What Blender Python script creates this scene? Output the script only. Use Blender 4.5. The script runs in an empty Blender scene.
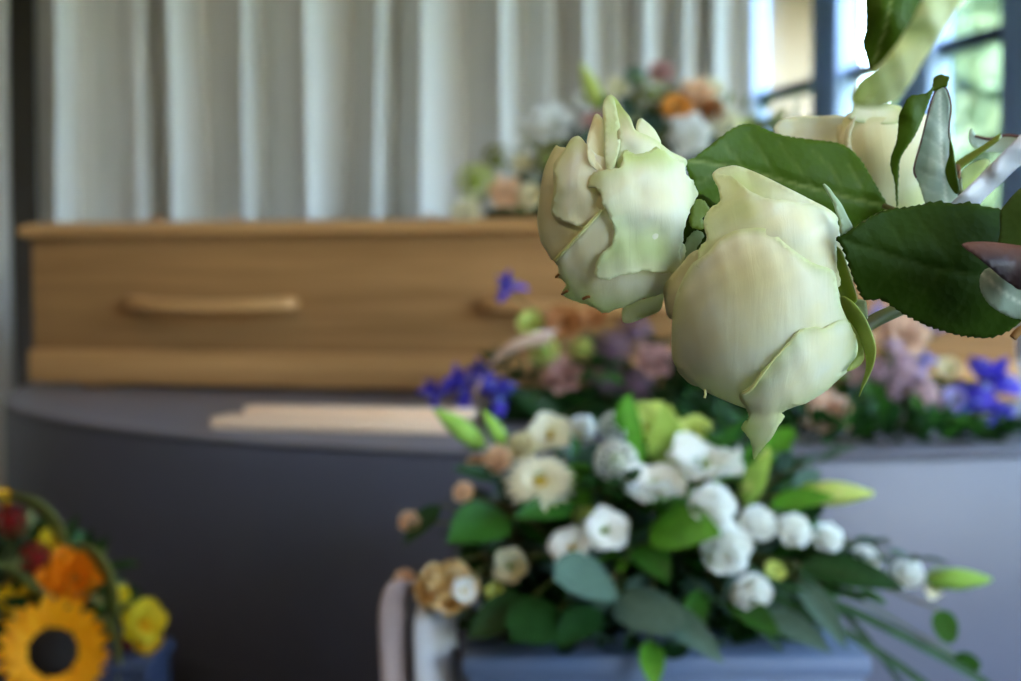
import bpy, bmesh, math, random
import numpy as np
from mathutils import Vector, Matrix, Quaternion
from mathutils.geometry import delaunay_2d_cdt
random.seed(7)
rnd = random.Random(11)
PI = math.pi
scn = bpy.context.scene
COL = scn.collection
# ------------------------------------------------------------------ camera
FPX = 1418.0
CAMZ = 1.05
PITCH = math.atan(59.5 / FPX)
cam_d = bpy.data.cameras.new('camera')
cam_d.sensor_width = 36.0
cam_d.lens = FPX * 36.0 / 1021.0
cam_d.clip_start = 0.02
cam_d.dof.use_dof = True
cam_d.dof.focus_distance = 0.535
cam_d.dof.aperture_fstop = 8.2
cam = bpy.data.objects.new('camera', cam_d)
cam.location = (0, 0, CAMZ)
cam.rotation_euler = (PI / 2 - PITCH, 0, 0)
COL.objects.link(cam)
scn.camera = cam

def P(px, py, y):
    """point seen at that place of the photograph, y metres in front"""
    u = (px - 510.5) / FPX
    v = -(py - 340.5) / FPX
    c, s = math.cos(PITCH), math.sin(PITCH)
    d = Vector((u, c + v * s, -s + v * c))
    d *= y / d.y
    return Vector((0, 0, CAMZ)) + d

# ------------------------------------------------------------------ materials
def new_mat(name):
    m = bpy.data.materials.new(name)
    m.use_nodes = True
    nt = m.node_tree
    b = nt.nodes['Principled BSDF']
    return m, nt, b

def mat(name, col, rough=0.6, spec=0.4, var=0.0, scale=20.0, bump=0.0, bscale=80.0, metal=0.0, coat=0.0, trans=0.0, col2=None, stretch=None, sheen=0.0, tcol=None):
    m, nt, b = new_mat(name)
    N, L = nt.nodes, nt.links
    b.inputs['Roughness'].default_value = rough
    b.inputs['Specular IOR Level'].default_value = spec
    b.inputs['Metallic'].default_value = metal
    b.inputs['Coat Weight'].default_value = coat
    b.inputs['Sheen Weight'].default_value = sheen
    tc = N.new('ShaderNodeTexCoord')
    mp = N.new('ShaderNodeMapping')
    L.new(tc.outputs['Object'], mp.inputs['Vector'])
    if stretch: mp.inputs['Scale'].default_value = stretch
    no = N.new('ShaderNodeTexNoise'); no.inputs['Scale'].default_value = scale; no.inputs['Detail'].default_value = 4
    L.new(mp.outputs[0], no.inputs['Vector'])
    rp = N.new('ShaderNodeValToRGB')
    c2 = col2 or tuple(max(0, c * (1 - var)) for c in col)
    rp.color_ramp.elements[0].position = 0.3; rp.color_ramp.elements[0].color = (*c2, 1)
    rp.color_ramp.elements[1].position = 0.7; rp.color_ramp.elements[1].color = (*col, 1)
    L.new(no.outputs['Fac'], rp.inputs['Fac'])
    L.new(rp.outputs[0], b.inputs['Base Color'])
    if bump:
        n2 = N.new('ShaderNodeTexNoise'); n2.inputs['Scale'].default_value = bscale; n2.inputs['Detail'].default_value = 3
        L.new(mp.outputs[0], n2.inputs['Vector'])
        bm_ = N.new('ShaderNodeBump'); bm_.inputs['Strength'].default_value = bump; bm_.inputs['Distance'].default_value = 0.01
        L.new(n2.outputs['Fac'], bm_.inputs['Height']); L.new(bm_.outputs[0], b.inputs['Normal'])
    if trans:
        tr = N.new('ShaderNodeBsdfTranslucent'); mx = N.new('ShaderNodeMixShader')
        mx.inputs[0].default_value = trans
        if tcol: tr.inputs['Color'].default_value = (*tcol, 1)
        else: L.new(rp.outputs[0], tr.inputs['Color'])
        L.new(b.outputs[0], mx.inputs[1]); L.new(tr.outputs[0], mx.inputs[2])
        L.new(mx.outputs[0], N['Material Output'].inputs['Surface'])
    return m

def petal_mat(name, base, green, cream, trans=0.36):
    """waxy petal: cream heart, green towards the rim, fine veins"""
    m, nt, b = new_mat(name)
    N, L = nt.nodes, nt.links
    at = N.new('ShaderNodeAttribute'); at.attribute_name = 'tint'
    tc = N.new('ShaderNodeTexCoord')
    no = N.new('ShaderNodeTexNoise'); no.inputs['Scale'].default_value = 55; no.inputs['Detail'].default_value = 3
    L.new(tc.outputs['Object'], no.inputs['Vector'])
    mr = N.new('ShaderNodeMapRange'); mr.inputs[1].default_value = 0.35; mr.inputs[2].default_value = 0.7
    L.new(no.outputs['Fac'], mr.inputs[0])
    m1 = N.new('ShaderNodeMix'); m1.data_type = 'RGBA'
    m1.inputs[6].default_value = (*base, 1); m1.inputs[7].default_value = (*cream, 1)
    L.new(mr.outputs[0], m1.inputs[0])
    m2 = N.new('ShaderNodeMix'); m2.data_type = 'RGBA'
    m2.inputs[7].default_value = (*green, 1)
    mg = N.new('ShaderNodeMath'); mg.operation = 'MAXIMUM'; mg.inputs[1].default_value = 0
    L.new(at.outputs['Fac'], mg.inputs[0])
    mw = N.new('ShaderNodeMapRange'); mw.inputs[1].default_value = 0; mw.inputs[2].default_value = -1; mw.inputs[3].default_value = 0; mw.inputs[4].default_value = 1
    L.new(at.outputs['Fac'], mw.inputs[0])
    m3 = N.new('ShaderNodeMix'); m3.data_type = 'RGBA'; m3.inputs[7].default_value = (0.84, 0.75, 0.38, 1)  # warm cream heart, with some of its shading put into the colour
    L.new(mw.outputs[0], m3.inputs[0]); L.new(m1.outputs[2], m3.inputs[6])
    L.new(mg.outputs[0], m2.inputs[0]); L.new(m3.outputs[2], m2.inputs[6])
    L.new(m2.outputs[2], b.inputs['Base Color'])
    b.inputs['Roughness'].default_value = 0.5
    b.inputs['Specular IOR Level'].default_value = 0.3
    b.inputs['Sheen Weight'].default_value = 0.15
    wv = N.new('ShaderNodeTexNoise'); wv.inputs['Scale'].default_value = 75; wv.inputs['Detail'].default_value = 8; wv.inputs['Distortion'].default_value = .8
    mp = N.new('ShaderNodeMapping'); mp.inputs['Scale'].default_value = (3.0, 1.0, 0.45)
    L.new(tc.outputs['Object'], mp.inputs['Vector']); L.new(mp.outputs[0], wv.inputs['Vector'])
    bu = N.new('ShaderNodeBump'); bu.inputs['Strength'].default_value = 0.22; bu.inputs['Distance'].default_value = 0.0016
    L.new(wv.outputs['Fac'], bu.inputs['Height']); L.new(bu.outputs[0], b.inputs['Normal'])
    tr = N.new('ShaderNodeBsdfTranslucent'); mx = N.new('ShaderNodeMixShader'); mx.inputs[0].default_value = trans
    L.new(m2.outputs[2], tr.inputs['Color'])
    L.new(b.outputs[0], mx.inputs[1]); L.new(tr.outputs[0], mx.inputs[2])
    L.new(mx.outputs[0], N['Material Output'].inputs['Surface'])
    return m

def leaf_mat(name, col, vein, rough=0.38, trans=0.2, spec=0.5):
    m, nt, b = new_mat(name)
    N, L = nt.nodes, nt.links
    at = N.new('ShaderNodeAttribute'); at.attribute_name = 'tint'
    tc = N.new('ShaderNodeTexCoord')
    no = N.new('ShaderNodeTexNoise'); no.inputs['Scale'].default_value = 60; no.inputs['Detail'].default_value = 5
    L.new(tc.outputs['Object'], no.inputs['Vector'])
    m1 = N.new('ShaderNodeMix'); m1.data_type = 'RGBA'
    m1.inputs[6].default_value = (*[c * 0.7 for c in col], 1); m1.inputs[7].default_value = (*col, 1)
    L.new(no.outputs['Fac'], m1.inputs[0])
    m2 = N.new('ShaderNodeMix'); m2.data_type = 'RGBA'; m2.inputs[7].default_value = (*vein, 1)
    L.new(at.outputs['Fac'], m2.inputs[0]); L.new(m1.outputs[2], m2.inputs[6])
    L.new(m2.outputs[2], b.inputs['Base Color'])
    b.inputs['Roughness'].default_value = rough
    b.inputs['Specular IOR Level'].default_value = spec
    vo = N.new('ShaderNodeTexVoronoi'); vo.inputs['Scale'].default_value = 330
    L.new(tc.outputs['Object'], vo.inputs['Vector'])
    bu = N.new('ShaderNodeBump'); bu.inputs['Strength'].default_value = 0.25; bu.inputs['Distance'].default_value = 0.0008
    L.new(vo.outputs['Distance'], bu.inputs['Height']); L.new(bu.outputs[0], b.inputs['Normal'])
    tr = N.new('ShaderNodeBsdfTranslucent'); mx = N.new('ShaderNodeMixShader'); mx.inputs[0].default_value = trans
    L.new(m2.outputs[2], tr.inputs['Color'])
    L.new(b.outputs[0], mx.inputs[1]); L.new(tr.outputs[0], mx.inputs[2])
    L.new(mx.outputs[0], N['Material Output'].inputs['Surface'])
    return m

def wood_mat(name, c1, c2, rough=0.45):
    m, nt, b = new_mat(name)
    N, L = nt.nodes, nt.links
    tc = N.new('ShaderNodeTexCoord'); mp = N.new('ShaderNodeMapping'); mp.inputs['Scale'].default_value = (0.7, 9, 14)
    L.new(tc.outputs['Object'], mp.inputs['Vector'])
    no = N.new('ShaderNodeTexNoise'); no.inputs['Scale'].default_value = 3.2; no.inputs['Detail'].default_value = 6; no.inputs['Distortion'].default_value = 0.6
    L.new(mp.outputs[0], no.inputs['Vector'])
    rp = N.new('ShaderNodeValToRGB')
    rp.color_ramp.elements[0].position = 0.32; rp.color_ramp.elements[0].color = (*c2, 1)
    rp.color_ramp.elements[1].position = 0.68; rp.color_ramp.elements[1].color = (*c1, 1)
    L.new(no.outputs['Fac'], rp.inputs['Fac']); L.new(rp.outputs[0], b.inputs['Base Color'])
    b.inputs['Roughness'].default_value = rough
    b.inputs['Specular IOR Level'].default_value = 0.35
    return m

M = {}
M['oak'] = wood_mat('oak', (0.43, 0.24, 0.095), (0.30, 0.16, 0.06))
M['oak_light'] = wood_mat('oak_light', (0.58, 0.33, 0.13), (0.44, 0.24, 0.09))
M['pale_wood'] = wood_mat('pale_wood', (0.93, 0.72, 0.52), (0.82, 0.58, 0.38), 0.5)
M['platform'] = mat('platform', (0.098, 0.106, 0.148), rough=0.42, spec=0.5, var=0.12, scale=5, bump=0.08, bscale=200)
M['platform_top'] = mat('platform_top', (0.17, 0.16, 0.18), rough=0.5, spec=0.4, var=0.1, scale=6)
M['plinth'] = mat('plinth', (0.12, 0.165, 0.27), rough=0.5, spec=0.4, var=0.08, scale=8)
M['curtain'] = mat('curtain', (0.74, 0.74, 0.70), rough=0.95, spec=0.1, var=0.06, scale=3, bump=0.2, bscale=900, sheen=0.2)
M['wall_dark'] = mat('wall_brown', (0.13, 0.09, 0.065), rough=0.9, var=0.05, scale=4, bump=0.1)
M['wall_rear'] = mat('wall_taupe', (0.17, 0.145, 0.12), rough=0.9, var=0.05, scale=4)
M['wall'] = mat('wall', (0.42, 0.38, 0.32), rough=0.9, var=0.05, scale=4, bump=0.1)
M['ceiling'] = mat('ceiling_paint', (0.26, 0.22, 0.18), rough=0.95, var=0.03)
M['floor'] = mat('floor_tile', (0.12, 0.095, 0.08), rough=0.4, var=0.3, scale=6)
M['muntin'] = mat('muntin_steel', (0.05, 0.065, 0.10), rough=0.4, spec=0.4)  # darker than the frame steel: backlit shade put into the colour
M['steel'] = mat('window_steel', (0.30, 0.43, 0.66), rough=0.35, spec=0.5, var=0.1)
M['skirting'] = mat('skirting', (0.3, 0.28, 0.25), rough=0.6)
M['lawn'] = mat('lawn', (0.14, 0.24, 0.07), rough=0.9, var=0.4, scale=3)
def brick_mat():
    m, nt, b = new_mat('cream_brick')
    N, L = nt.nodes, nt.links
    tc = N.new('ShaderNodeTexCoord'); mp = N.new('ShaderNodeMapping'); mp.inputs['Rotation'].default_value = (PI / 2, 0, 0)
    L.new(tc.outputs['Object'], mp.inputs['Vector'])
    br = N.new('ShaderNodeTexBrick'); br.inputs['Scale'].default_value = 4
    br.inputs['Color1'].default_value = (0.25, 0.225, 0.17, 1); br.inputs['Color2'].default_value = (0.23, 0.205, 0.155, 1); br.inputs['Mortar'].default_value = (0.22, 0.2, 0.17, 1)
    L.new(mp.outputs[0], br.inputs['Vector']); L.new(br.outputs[0], b.inputs['Base Color']); b.inputs['Roughness'].default_value = 0.9
    return m
M['brick'] = brick_mat()
def glass_mat():
    m = bpy.data.materials.new('window_glass'); m.use_nodes = True
    nt = m.node_tree; N, L = nt.nodes, nt.links
    N.remove(N['Principled BSDF'])
    t = N.new('ShaderNodeBsdfTransparent'); t.inputs[0].default_value = (0.93, 0.96, 0.97, 1)
    g = N.new('ShaderNodeBsdfGlossy'); g.inputs['Roughness'].default_value = 0.02
    x = N.new('ShaderNodeMixShader')
    x.inputs[0].default_value = 0.05; L.new(t.outputs[0], x.inputs[1]); L.new(g.outputs[0], x.inputs[2]); L.new(x.outputs[0], N['Material Output'].inputs['Surface'])
    return m
M['glass'] = glass_mat()
# flowers in front
M['petal'] = petal_mat('rose_petal', (0.95, 0.95, 0.78), (0.52, 0.66, 0.10), (0.96, 0.92, 0.64))
M['petal_cream'] = petal_mat('rose_petal_cream', (0.88, 0.85, 0.58), (0.58, 0.62, 0.20), (0.90, 0.82, 0.48))
M['petal_rim'] = mat('petal_rim', (0.85, 0.85, 0.45), rough=0.5, trans=0.5)
M['leaf_lit'] = leaf_mat('lit_rose_leaf', (0.075, 0.15, 0.004), (0.22, 0.28, 0.07), rough=.5, spec=.22)  # lit copy of the leaf green, its brightness put into the colour
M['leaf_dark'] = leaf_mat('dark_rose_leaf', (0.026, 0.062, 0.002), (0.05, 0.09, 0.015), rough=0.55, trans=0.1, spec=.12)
M['leaf_under'] = leaf_mat('leaf_underside', (0.50, 0.62, 0.48), (0.85, 0.90, 0.78), rough=0.6, trans=0.25)
M['leaf_olive'] = leaf_mat('olive_leaf', (0.075, 0.13, 0.015), (0.14, 0.18, 0.05))
M['leaf_red'] = leaf_mat('reddish_leaf', (0.05, 0.035, 0.04), (0.22, 0.10, 0.07), rough=0.45, spec=.3)
M['leaf_edge'] = mat('leaf_edge', (0.09, 0.03, 0.02), rough=0.6)
M['sepal'] = leaf_mat('sepal_green', (0.32, 0.44, 0.05), (0.5, 0.58, 0.15), rough=0.5, trans=0.3)
M['sepal_pale'] = leaf_mat('sepal_pale', (0.42, 0.55, 0.30), (0.5, 0.6, 0.35), rough=0.5, trans=0.3)
M['stem'] = mat('stem_green', (0.08, 0.15, 0.03), rough=0.5, var=0.3, col2=(0.12, 0.08, 0.03))
M['ribbon'] = mat('silver_satin', (0.50, 0.51, 0.55), rough=0.3, spec=0.5, var=0.06, scale=30)
M['brown'] = mat('dried_tip', (0.25, 0.12, 0.03), rough=0.8)

# ------------------------------------------------------------------ object helpers
def tag(o, label=None, cat=None, group=None, kind=None):
    if label: o['label'] = label
    if cat: o['category'] = cat
    if group: o['group'] = group
    if kind: o['kind'] = kind
    return o

def mesh_obj(name, me, m=None, parent=None, loc=None):
    o = bpy.data.objects.new(name, me)
    COL.objects.link(o)
    if m is not None and len(me.materials) == 0: me.materials.append(m)
    if parent is not None: o.parent = parent
    if loc is not None: o.location = loc
    return o

def empty(name, loc, label=None, cat=None, group=None, rz=0):
    o = bpy.data.objects.new(name, None)
    o.location = loc; o.rotation_euler = (0, 0, rz); o.empty_display_size = 0.02
    COL.objects.link(o)
    return tag(o, label, cat, group)

def from_py(name, verts, faces, smooth=True):
    me = bpy.data.meshes.new(name)
    me.from_pydata([tuple(v) for v in verts], [], faces)
    if smooth: me.polygons.foreach_set('use_smooth', [True] * len(me.polygons))
    me.update()
    return me

def box_mesh(name, x0, x1, y0, y1, z0, z1, bev=0.0, seg=2):
    bm = bmesh.new()
    bmesh.ops.create_cube(bm, size=1)
    for v in bm.verts:
        v.co = Vector((x0 + (v.co.x + .5) * (x1 - x0), y0 + (v.co.y + .5) * (y1 - y0), z0 + (v.co.z + .5) * (z1 - z0)))
    if bev: bmesh.ops.bevel(bm, geom=list(bm.edges), offset=bev, segments=seg, affect='EDGES', profile=0.5)
    me = bpy.data.meshes.new(name); bm.to_mesh(me); bm.free()
    if bev: me.polygons.foreach_set('use_smooth', [True] * len(me.polygons)); me.set_sharp_from_angle(angle=0.7)
    return me

def catmull(pts, n=6, closed=False):
    pts = [Vector(p) for p in pts]
    out = []
    N = len(pts)
    rng = range(N) if closed else range(N - 1)
    for i in rng:
        if closed: a, b, c, d = pts[(i - 1) % N], pts[i], pts[(i + 1) % N], pts[(i + 2) % N]
        else: a, b, c, d = pts[max(i - 1, 0)], pts[i], pts[i + 1], pts[min(i + 2, N - 1)]
        for k in range(n):
            t = k / n
            out.append(0.5 * ((2 * b) + (c - a) * t + (2 * a - 5 * b + 4 * c - d) * t * t + (3 * b - a - 3 * c + d) * t ** 3))
    if not closed: out.append(pts[-1])
    return out

def tube_mesh(name, pts, r, sides=8, n=6, r_end=None, flat=1.0):
    pts = catmull([Vector(p) for p in pts], n) if len(pts) > 2 else [Vector(p) for p in pts]
    verts, faces = [], []
    up = Vector((0.13, 0.21, 0.97)).normalized()
    K = len(pts)
    for i, p in enumerate(pts):
        t = (pts[min(i + 1, K - 1)] - pts[max(i - 1, 0)]).normalized()
        a = t.cross(up)
        if a.length < 1e-4: a = t.cross(Vector((1, 0, 0)))
        a.normalize(); b = a.cross(t)
        f = i / max(1, K - 1)
        rr = r + ((r_end if r_end is not None else r) - r) * f
        for k in range(sides):
            an = 2 * PI * k / sides
            verts.append(p + a * (rr * math.cos(an)) + b * (rr * flat * math.sin(an)))
    for i in range(K - 1):
        for k in range(sides):
            faces.append((i * sides + k, i * sides + (k + 1) % sides, (i + 1) * sides + (k + 1) % sides, (i + 1) * sides + k))
    faces.append(tuple(range(sides - 1, -1, -1)))
    faces.append(tuple(range((K - 1) * sides, K * sides)))
    return from_py(name, verts, faces)

CURL = -0.35   # petal rims lift a little off the petal beneath
# thin plate interpolation
def tps(ctrl):
    X = np.array([[c[0], c[1]] for c in ctrl], float) / 100.0
    Y = np.array([list(c[2:]) for c in ctrl], float)
    n = len(X)
    def phi(r2): return 0.5 * r2 * np.log(r2 + 1e-9)
    d2 = ((X[:, None] - X[None]) ** 2).sum(-1)
    A = np.zeros((n + 3, n + 3)); A[:n, :n] = phi(d2) + np.eye(n) * 1e-4
    A[:n, n] = 1; A[:n, n + 1:] = X; A[n, :n] = 1; A[n + 1:, :n] = X.T
    w = np.linalg.lstsq(A, np.vstack([Y, np.zeros((3, Y.shape[1]))]), rcond=None)[0]
    def f(q):
        q = np.asarray(q, float) / 100.0
        d = ((q[:, None] - X[None]) ** 2).sum(-1)
        return phi(d) @ w[:n] + w[n] + q @ w[n + 1:]
    return f

def seg_dist(q, a, b):
    ab = b - a; t = np.clip(((q - a) @ ab) / max(ab @ ab, 1e-9), 0, 1)
    return np.linalg.norm(q - (a + t[:, None] * ab), axis=1)

def inside(q, poly):
    x, y = q[:, 0], q[:, 1]; r = np.zeros(len(q), bool)
    n = len(poly)
    for i in range(n):
        x1, y1 = poly[i]; x2, y2 = poly[(i + 1) % n]
        c = ((y1 > y) != (y2 > y)) & (x < (x2 - x1) * (y - y1) / (y2 - y1 + 1e-12) + x1)
        r ^= c
    return r

def patch(name, outline, ctrl, D, parent, m, body=None, curl=0.0, curlw=4.0, rag=0.0, tooth=0.0, tooth_n=3,
          rim=0.0, rimw=5.0, midrib=None, veins=None, crease=0.0, thick=0.35, step=4.0, green=0.0, smooth=5, label=None, ruffle=0.0, seed=1):
    """a petal or leaf: outline smoothed, surface relief in mm towards the viewer, given real thickness.
    ctrl: (x, y, relief_mm[, tint])"""
    rr = random.Random(seed)
    ol = [(p.x, p.y) for p in catmull([(x, y, 0) for x, y in outline], smooth, True)]
    # resample evenly
    dense = []
    seg = 2.2
    for i in range(len(ol)):
        a = Vector(ol[i]); b = Vector(ol[(i + 1) % len(ol)]); L = (b - a).length
        k = max(1, int(round(L / seg)))
        for j in range(k): dense.append(a.lerp(b, j / k))
    cen = sum(dense, Vector((0, 0))) / len(dense)
    out = []
    K = len(dense)
    for i, p in enumerate(dense):
        t = (dense[(i + 1) % K] - dense[i - 1]); 
        nrm = Vector((t.y, -t.x)); 
        if nrm.length > 1e-6: nrm.normalize()
        if nrm.dot(p - cen) < 0: nrm = -nrm
        o = 0.0
        if rag: o += rag * (rr.random() - 0.5) + rag * 0.8 * math.sin(i * 0.37 + seed) * math.sin(i * 0.11 + 2 * seed)
        if tooth: o += tooth * (((i % tooth_n) / tooth_n) - 0.4) * (.45 + .8 * abs(math.sin(i * .19 + seed)))
        out.append(p + nrm * o)
    # drop near duplicates
    pts = []
    for p in out:
        if not pts or (p - pts[-1]).length > 0.6: pts.append(p)
    if (pts[0] - pts[-1]).length < 0.6: pts.pop()
    poly = np.array([[p.x, p.y] for p in pts])
    mn, mx = poly.min(0), poly.max(0)
    g = []
    yy = mn[1]; row = 0
    while yy < mx[1]:
        xx = mn[0] + (step / 2 if row % 2 else 0)
        while xx < mx[0]:
            g.append((xx + rr.uniform(-.3, .3), yy + rr.uniform(-.3, .3))); xx += step
        yy += step * 0.87; row += 1
    g = np.array(g)
    g = g[inside(g, poly)]
    def edge_d(q):
        d = np.full(len(q), 1e9)
        for i in range(len(poly)):
            d = np.minimum(d, seg_dist(q, poly[i], poly[(i + 1) % len(poly)]))
        return d
    if len(g): g = g[edge_d(g) > step * 0.4]
    # extra ring just inside the outline for the curl
    vs = [Vector((float(a), float(b))) for a, b in poly] + [Vector((float(a), float(b))) for a, b in g]
    rv, re, rf, _, _, _ = delaunay_2d_cdt(vs, [], [list(range(len(poly)))], 1, 1e-4)
    q = np.array([[v.x, v.y] for v in rv])
    cs = [tuple(c) + (0.0,) * (4 - len(c)) for c in ctrl]
    if len(cs) >= 3:
        f = tps(cs)(q); dz, tint = f[:, 0], f[:, 1]
    else:
        dz = np.full(len(q), cs[0][2] if cs else 0.0); tint = np.zeros(len(q))
    ed = edge_d(q)
    if body is not None: dz = dz + body(q)
    if curl: dz = dz - curl * CURL * np.exp(-(ed / curlw) ** 1.5)
    if name == 'petal': dz = dz + .5 * np.sin(q[:, 0] * .21 + q[:, 1] * .09 + seed) * np.sin(q[:, 1] * .17 - q[:, 0] * .05 + seed * 2) * np.exp(-ed / 30)
    if ruffle: dz = dz + ruffle * np.sin(q[:, 0] * 0.16 + seed) * np.sin(q[:, 1] * 0.13 + seed * 2) * np.exp(-ed / 22)
    tint = np.clip(tint + green, -1, 1)
    if rim: tint = np.clip(tint * (1 - .6 * np.exp(-(ed / 3.))) + 1.35 * rim * np.exp(-(ed / rimw)), -1, 1)
    def chain_d(ch):
        d = np.full(len(q), 1e9)
        for i in range(len(ch) - 1): d = np.minimum(d, seg_dist(q, np.array(ch[i], float), np.array(ch[i + 1], float)))
        return d
    if midrib:
        d = chain_d(midrib)
        dz = dz - crease * np.exp(-(d / 10.0))
        tint = np.clip(tint + 0.9 * np.exp(-(d / 1.6) ** 2), 0, 1)
    if veins:
        for ch in veins:
            d = chain_d(ch)
            dz = dz - 0.35 * np.exp(-(d / 3.5))
            tint = np.clip(tint + 0.28 * np.exp(-(d / 1.6) ** 2), 0, 1)
    base = Vector(parent.location) if parent is not None else Vector((0, 0, 0))
    V = [P(q[i, 0], q[i, 1], D - dz[i] / 1000.0) - base for i in range(len(q))]
    F = []
    for tri in rf:
        a, b, c = (Vector(rv[k]) for k in tri[:3])
        s = (b.x - a.x) * (c.y - a.y) - (b.y - a.y) * (c.x - a.x)
        F.append(tuple(tri) if s < 0 else tuple(reversed(tri)))
    me = from_py(name, V, F)
    at = me.attributes.new('tint', 'FLOAT', 'POINT'); at.data.foreach_set('value', [float(t) for t in tint])
    o = mesh_obj(name, me, m, parent)
    sf = o.modifiers.new('thickness', 'SOLIDIFY'); sf.thickness = thick / 1000.0; sf.offset = 0
    if label: o['label'] = label
    return o

def tube(name, pts, r, m, parent, **k):
    base = Vector(parent.location) if parent is not None else Vector((0, 0, 0))
    return mesh_obj(name, tube_mesh(name, [Vector(p) - base for p in pts], r, **k), m, parent)

# ================================================================== THE ROOM
# window wall: line X = 1.22 + 0.295 (7.2 - Y)
WD = Vector((0.295, -1.0, 0)).normalized()      # along the wall towards the viewer
WN = Vector((-WD.y, WD.x, 0)) * 1.0             # outwards (+X)
def wall_pt(Y, z=0): return Vector((1.22 + 0.295 * (7.2 - Y), Y, z))

def struct(o, parent=None):
    if parent is None: o['kind'] = 'structure'
    return o

def slab(name, z0, z1, m):
    pts = [(-4.2, -3.2), (wall_pt(-3.2).x + .18, -3.2), (wall_pt(8.3).x + .18, 8.3), (-4.2, 8.3)]
    v = [(x, y, z) for z in (z0, z1) for x, y in pts]
    return struct(mesh_obj(name, from_py(name, v, [(3, 2, 1, 0), (4, 5, 6, 7), (0, 1, 5, 4), (1, 2, 6, 5), (2, 3, 7, 6), (3, 0, 4, 7)], False), m))
slab('floor', -.1, 0, M['floor'])
slab('ceiling', 3.4, 3.5, M['ceiling'])
struct(mesh_obj('wall_back', box_mesh('wall_back', -4.2, 1.3, 7.9, 8.1, 0, 3.4), M['wall_dark']))
struct(mesh_obj('wall_left', box_mesh('wall_left', -4.1, -3.9, -3.0, 7.9, 0, 3.4), M['wall_dark']))
struct(mesh_obj('wall_rear', box_mesh('wall_rear', -3.9, 2.24, -3.1, -2.9, 0, 3.4), M['wall_rear']))
struct(mesh_obj('trim_2', box_mesh('trim_2', 2.24, 4.35, -3.1, -2.9, 0, 0.35), M['wall']))
struct(mesh_obj('trim_3', box_mesh('trim_3', 2.24, 4.35, -3.1, -2.9, 3.12, 3.4), M['wall']))
struct(mesh_obj('baseboard_back', box_mesh('baseboard_back', -3.9, 1.1, 7.87, 7.9, 0, 0.12, 0.004), M['skirting']))

def wall_box(name, Ya, Yb, z0, z1, t0, t1, m, parent=None, bev=0.0):
    """box along the window wall between two depths, z range, thickness range outward"""
    A, B = wall_pt(Ya), wall_pt(Yb)
    L = (B - A).length
    me = box_mesh(name, 0, L, t0, t1, z0, z1, bev)
    o = mesh_obj(name, me, m, parent)
    ang = math.atan2(WD.y, WD.x)
    Rm = Matrix.Translation(A) @ Matrix.Rotation(ang, 4, 'Z')
    if parent is not None: Rm = Matrix.Translation(-Vector(parent.location)) @ Rm
    o.matrix_local = Rm
    return o
# parapet and header of the window wall, running the whole length
struct(wall_box('wall_right', 8.0, -3.0, 0.0, 0.35, -0.06, 0.16, M['wall']))
struct(wall_box('trim_1', 8.0, -3.0, 3.12, 3.4, -0.06, 0.16, M['wall']))
posts = [7.96, 7.20, 6.38, 5.70, 5.04, 4.45, 3.90, 3.25, 2.55, 1.85, 1.15, 0.40, -0.40, -1.25, -2.10, -2.90]
for i in range(len(posts) - 1):
    a, b = posts[i], posts[i + 1]
    w = empty('window_%d' % (i + 1), wall_pt(a, 0.35)); w['kind'] = 'structure'
    wall_box('window_frame', a + 0.11, a - 0.11, 0.35, 3.12, -0.07, 0.035, M['steel'], w, 0.006)
    wall_box('muntin', a - 0.11, b + 0.11, 1.93, 1.985, -0.02, 0.05, M['muntin'], w, 0.004)
    wall_box('muntin', a - 0.11, b + 0.11, 1.12, 1.16, -0.02, 0.05, M['muntin'], w, 0.004)
    wall_box('muntin', a - 0.11, b + 0.11, 2.72, 2.76, -0.02, 0.05, M['muntin'], w, 0.004)
    wall_box('pane', a - 0.105, b + 0.105, 0.36, 3.11, 0.02, 0.026, M['glass'], w)

for k in range(2):  # rear windows, unseen, added to let in more daylight
    xa = 2.24 + k * 1.02
    w_ = empty('window_%d' % (16 + k), (xa, -3.0, .35)); w_['kind'] = 'structure'
    def rb_(nm, x0, x1, y0, y1, z0, z1, m): mesh_obj(nm, box_mesh(nm, x0, x1, y0, y1, z0 - .35, z1 - .35), m, w_)
    rb_('window_frame', -.05, .05, -.07, .07, .35, 3.12, M['steel'])
    rb_('muntin', .05, .97, -.03, .03, 1.93, 1.985, M['muntin'])
    rb_('pane', .04, .98, .0, .006, .36, 3.11, M['glass'])

# outside
struct(mesh_obj('ground_lawn', box_mesh('ground_lawn', 1.0, 40, -10, 40, -0.25, -0.15), M['lawn']))
bld = empty('brick_building', (1.0, 15.0, -0.15), 'cream brick building seen through the left panes of the window', 'building')
def bx(name, x0, x1, y0, y1, z0, z1, m, parent, bev=0.0):
    b = Vector(parent.location)
    return mesh_obj(name, box_mesh(name, x0 - b.x, x1 - b.x, y0 - b.y, y1 - b.y, z0 - b.z, z1 - b.z, bev), m, parent)
bx('wall', -3, 3.7, 15, 19, -0.15, 6, M['brick'], bld)
bx('eaves', -3.2, 3.9, 14.8, 19.2, 6, 6.2, M['skirting'], bld)
bx('shading_roof', -3.2, 3.9, 12.3, 15.0, 4.2, 4.35, M['skirting'], bld)  # unseen roof, added to keep skylight off the brick wall
for x_ in (-3.0, 3.75): bx('shading_post', x_ - .06, x_ + .06, 12.4, 12.52, -.15, 4.2, M['steel'], bld)  # posts of the added shading roof
bx('window_frame', 1.0, 2.2, 14.95, 15.02, 1.2, 2.6, M['steel'], bld)

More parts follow.
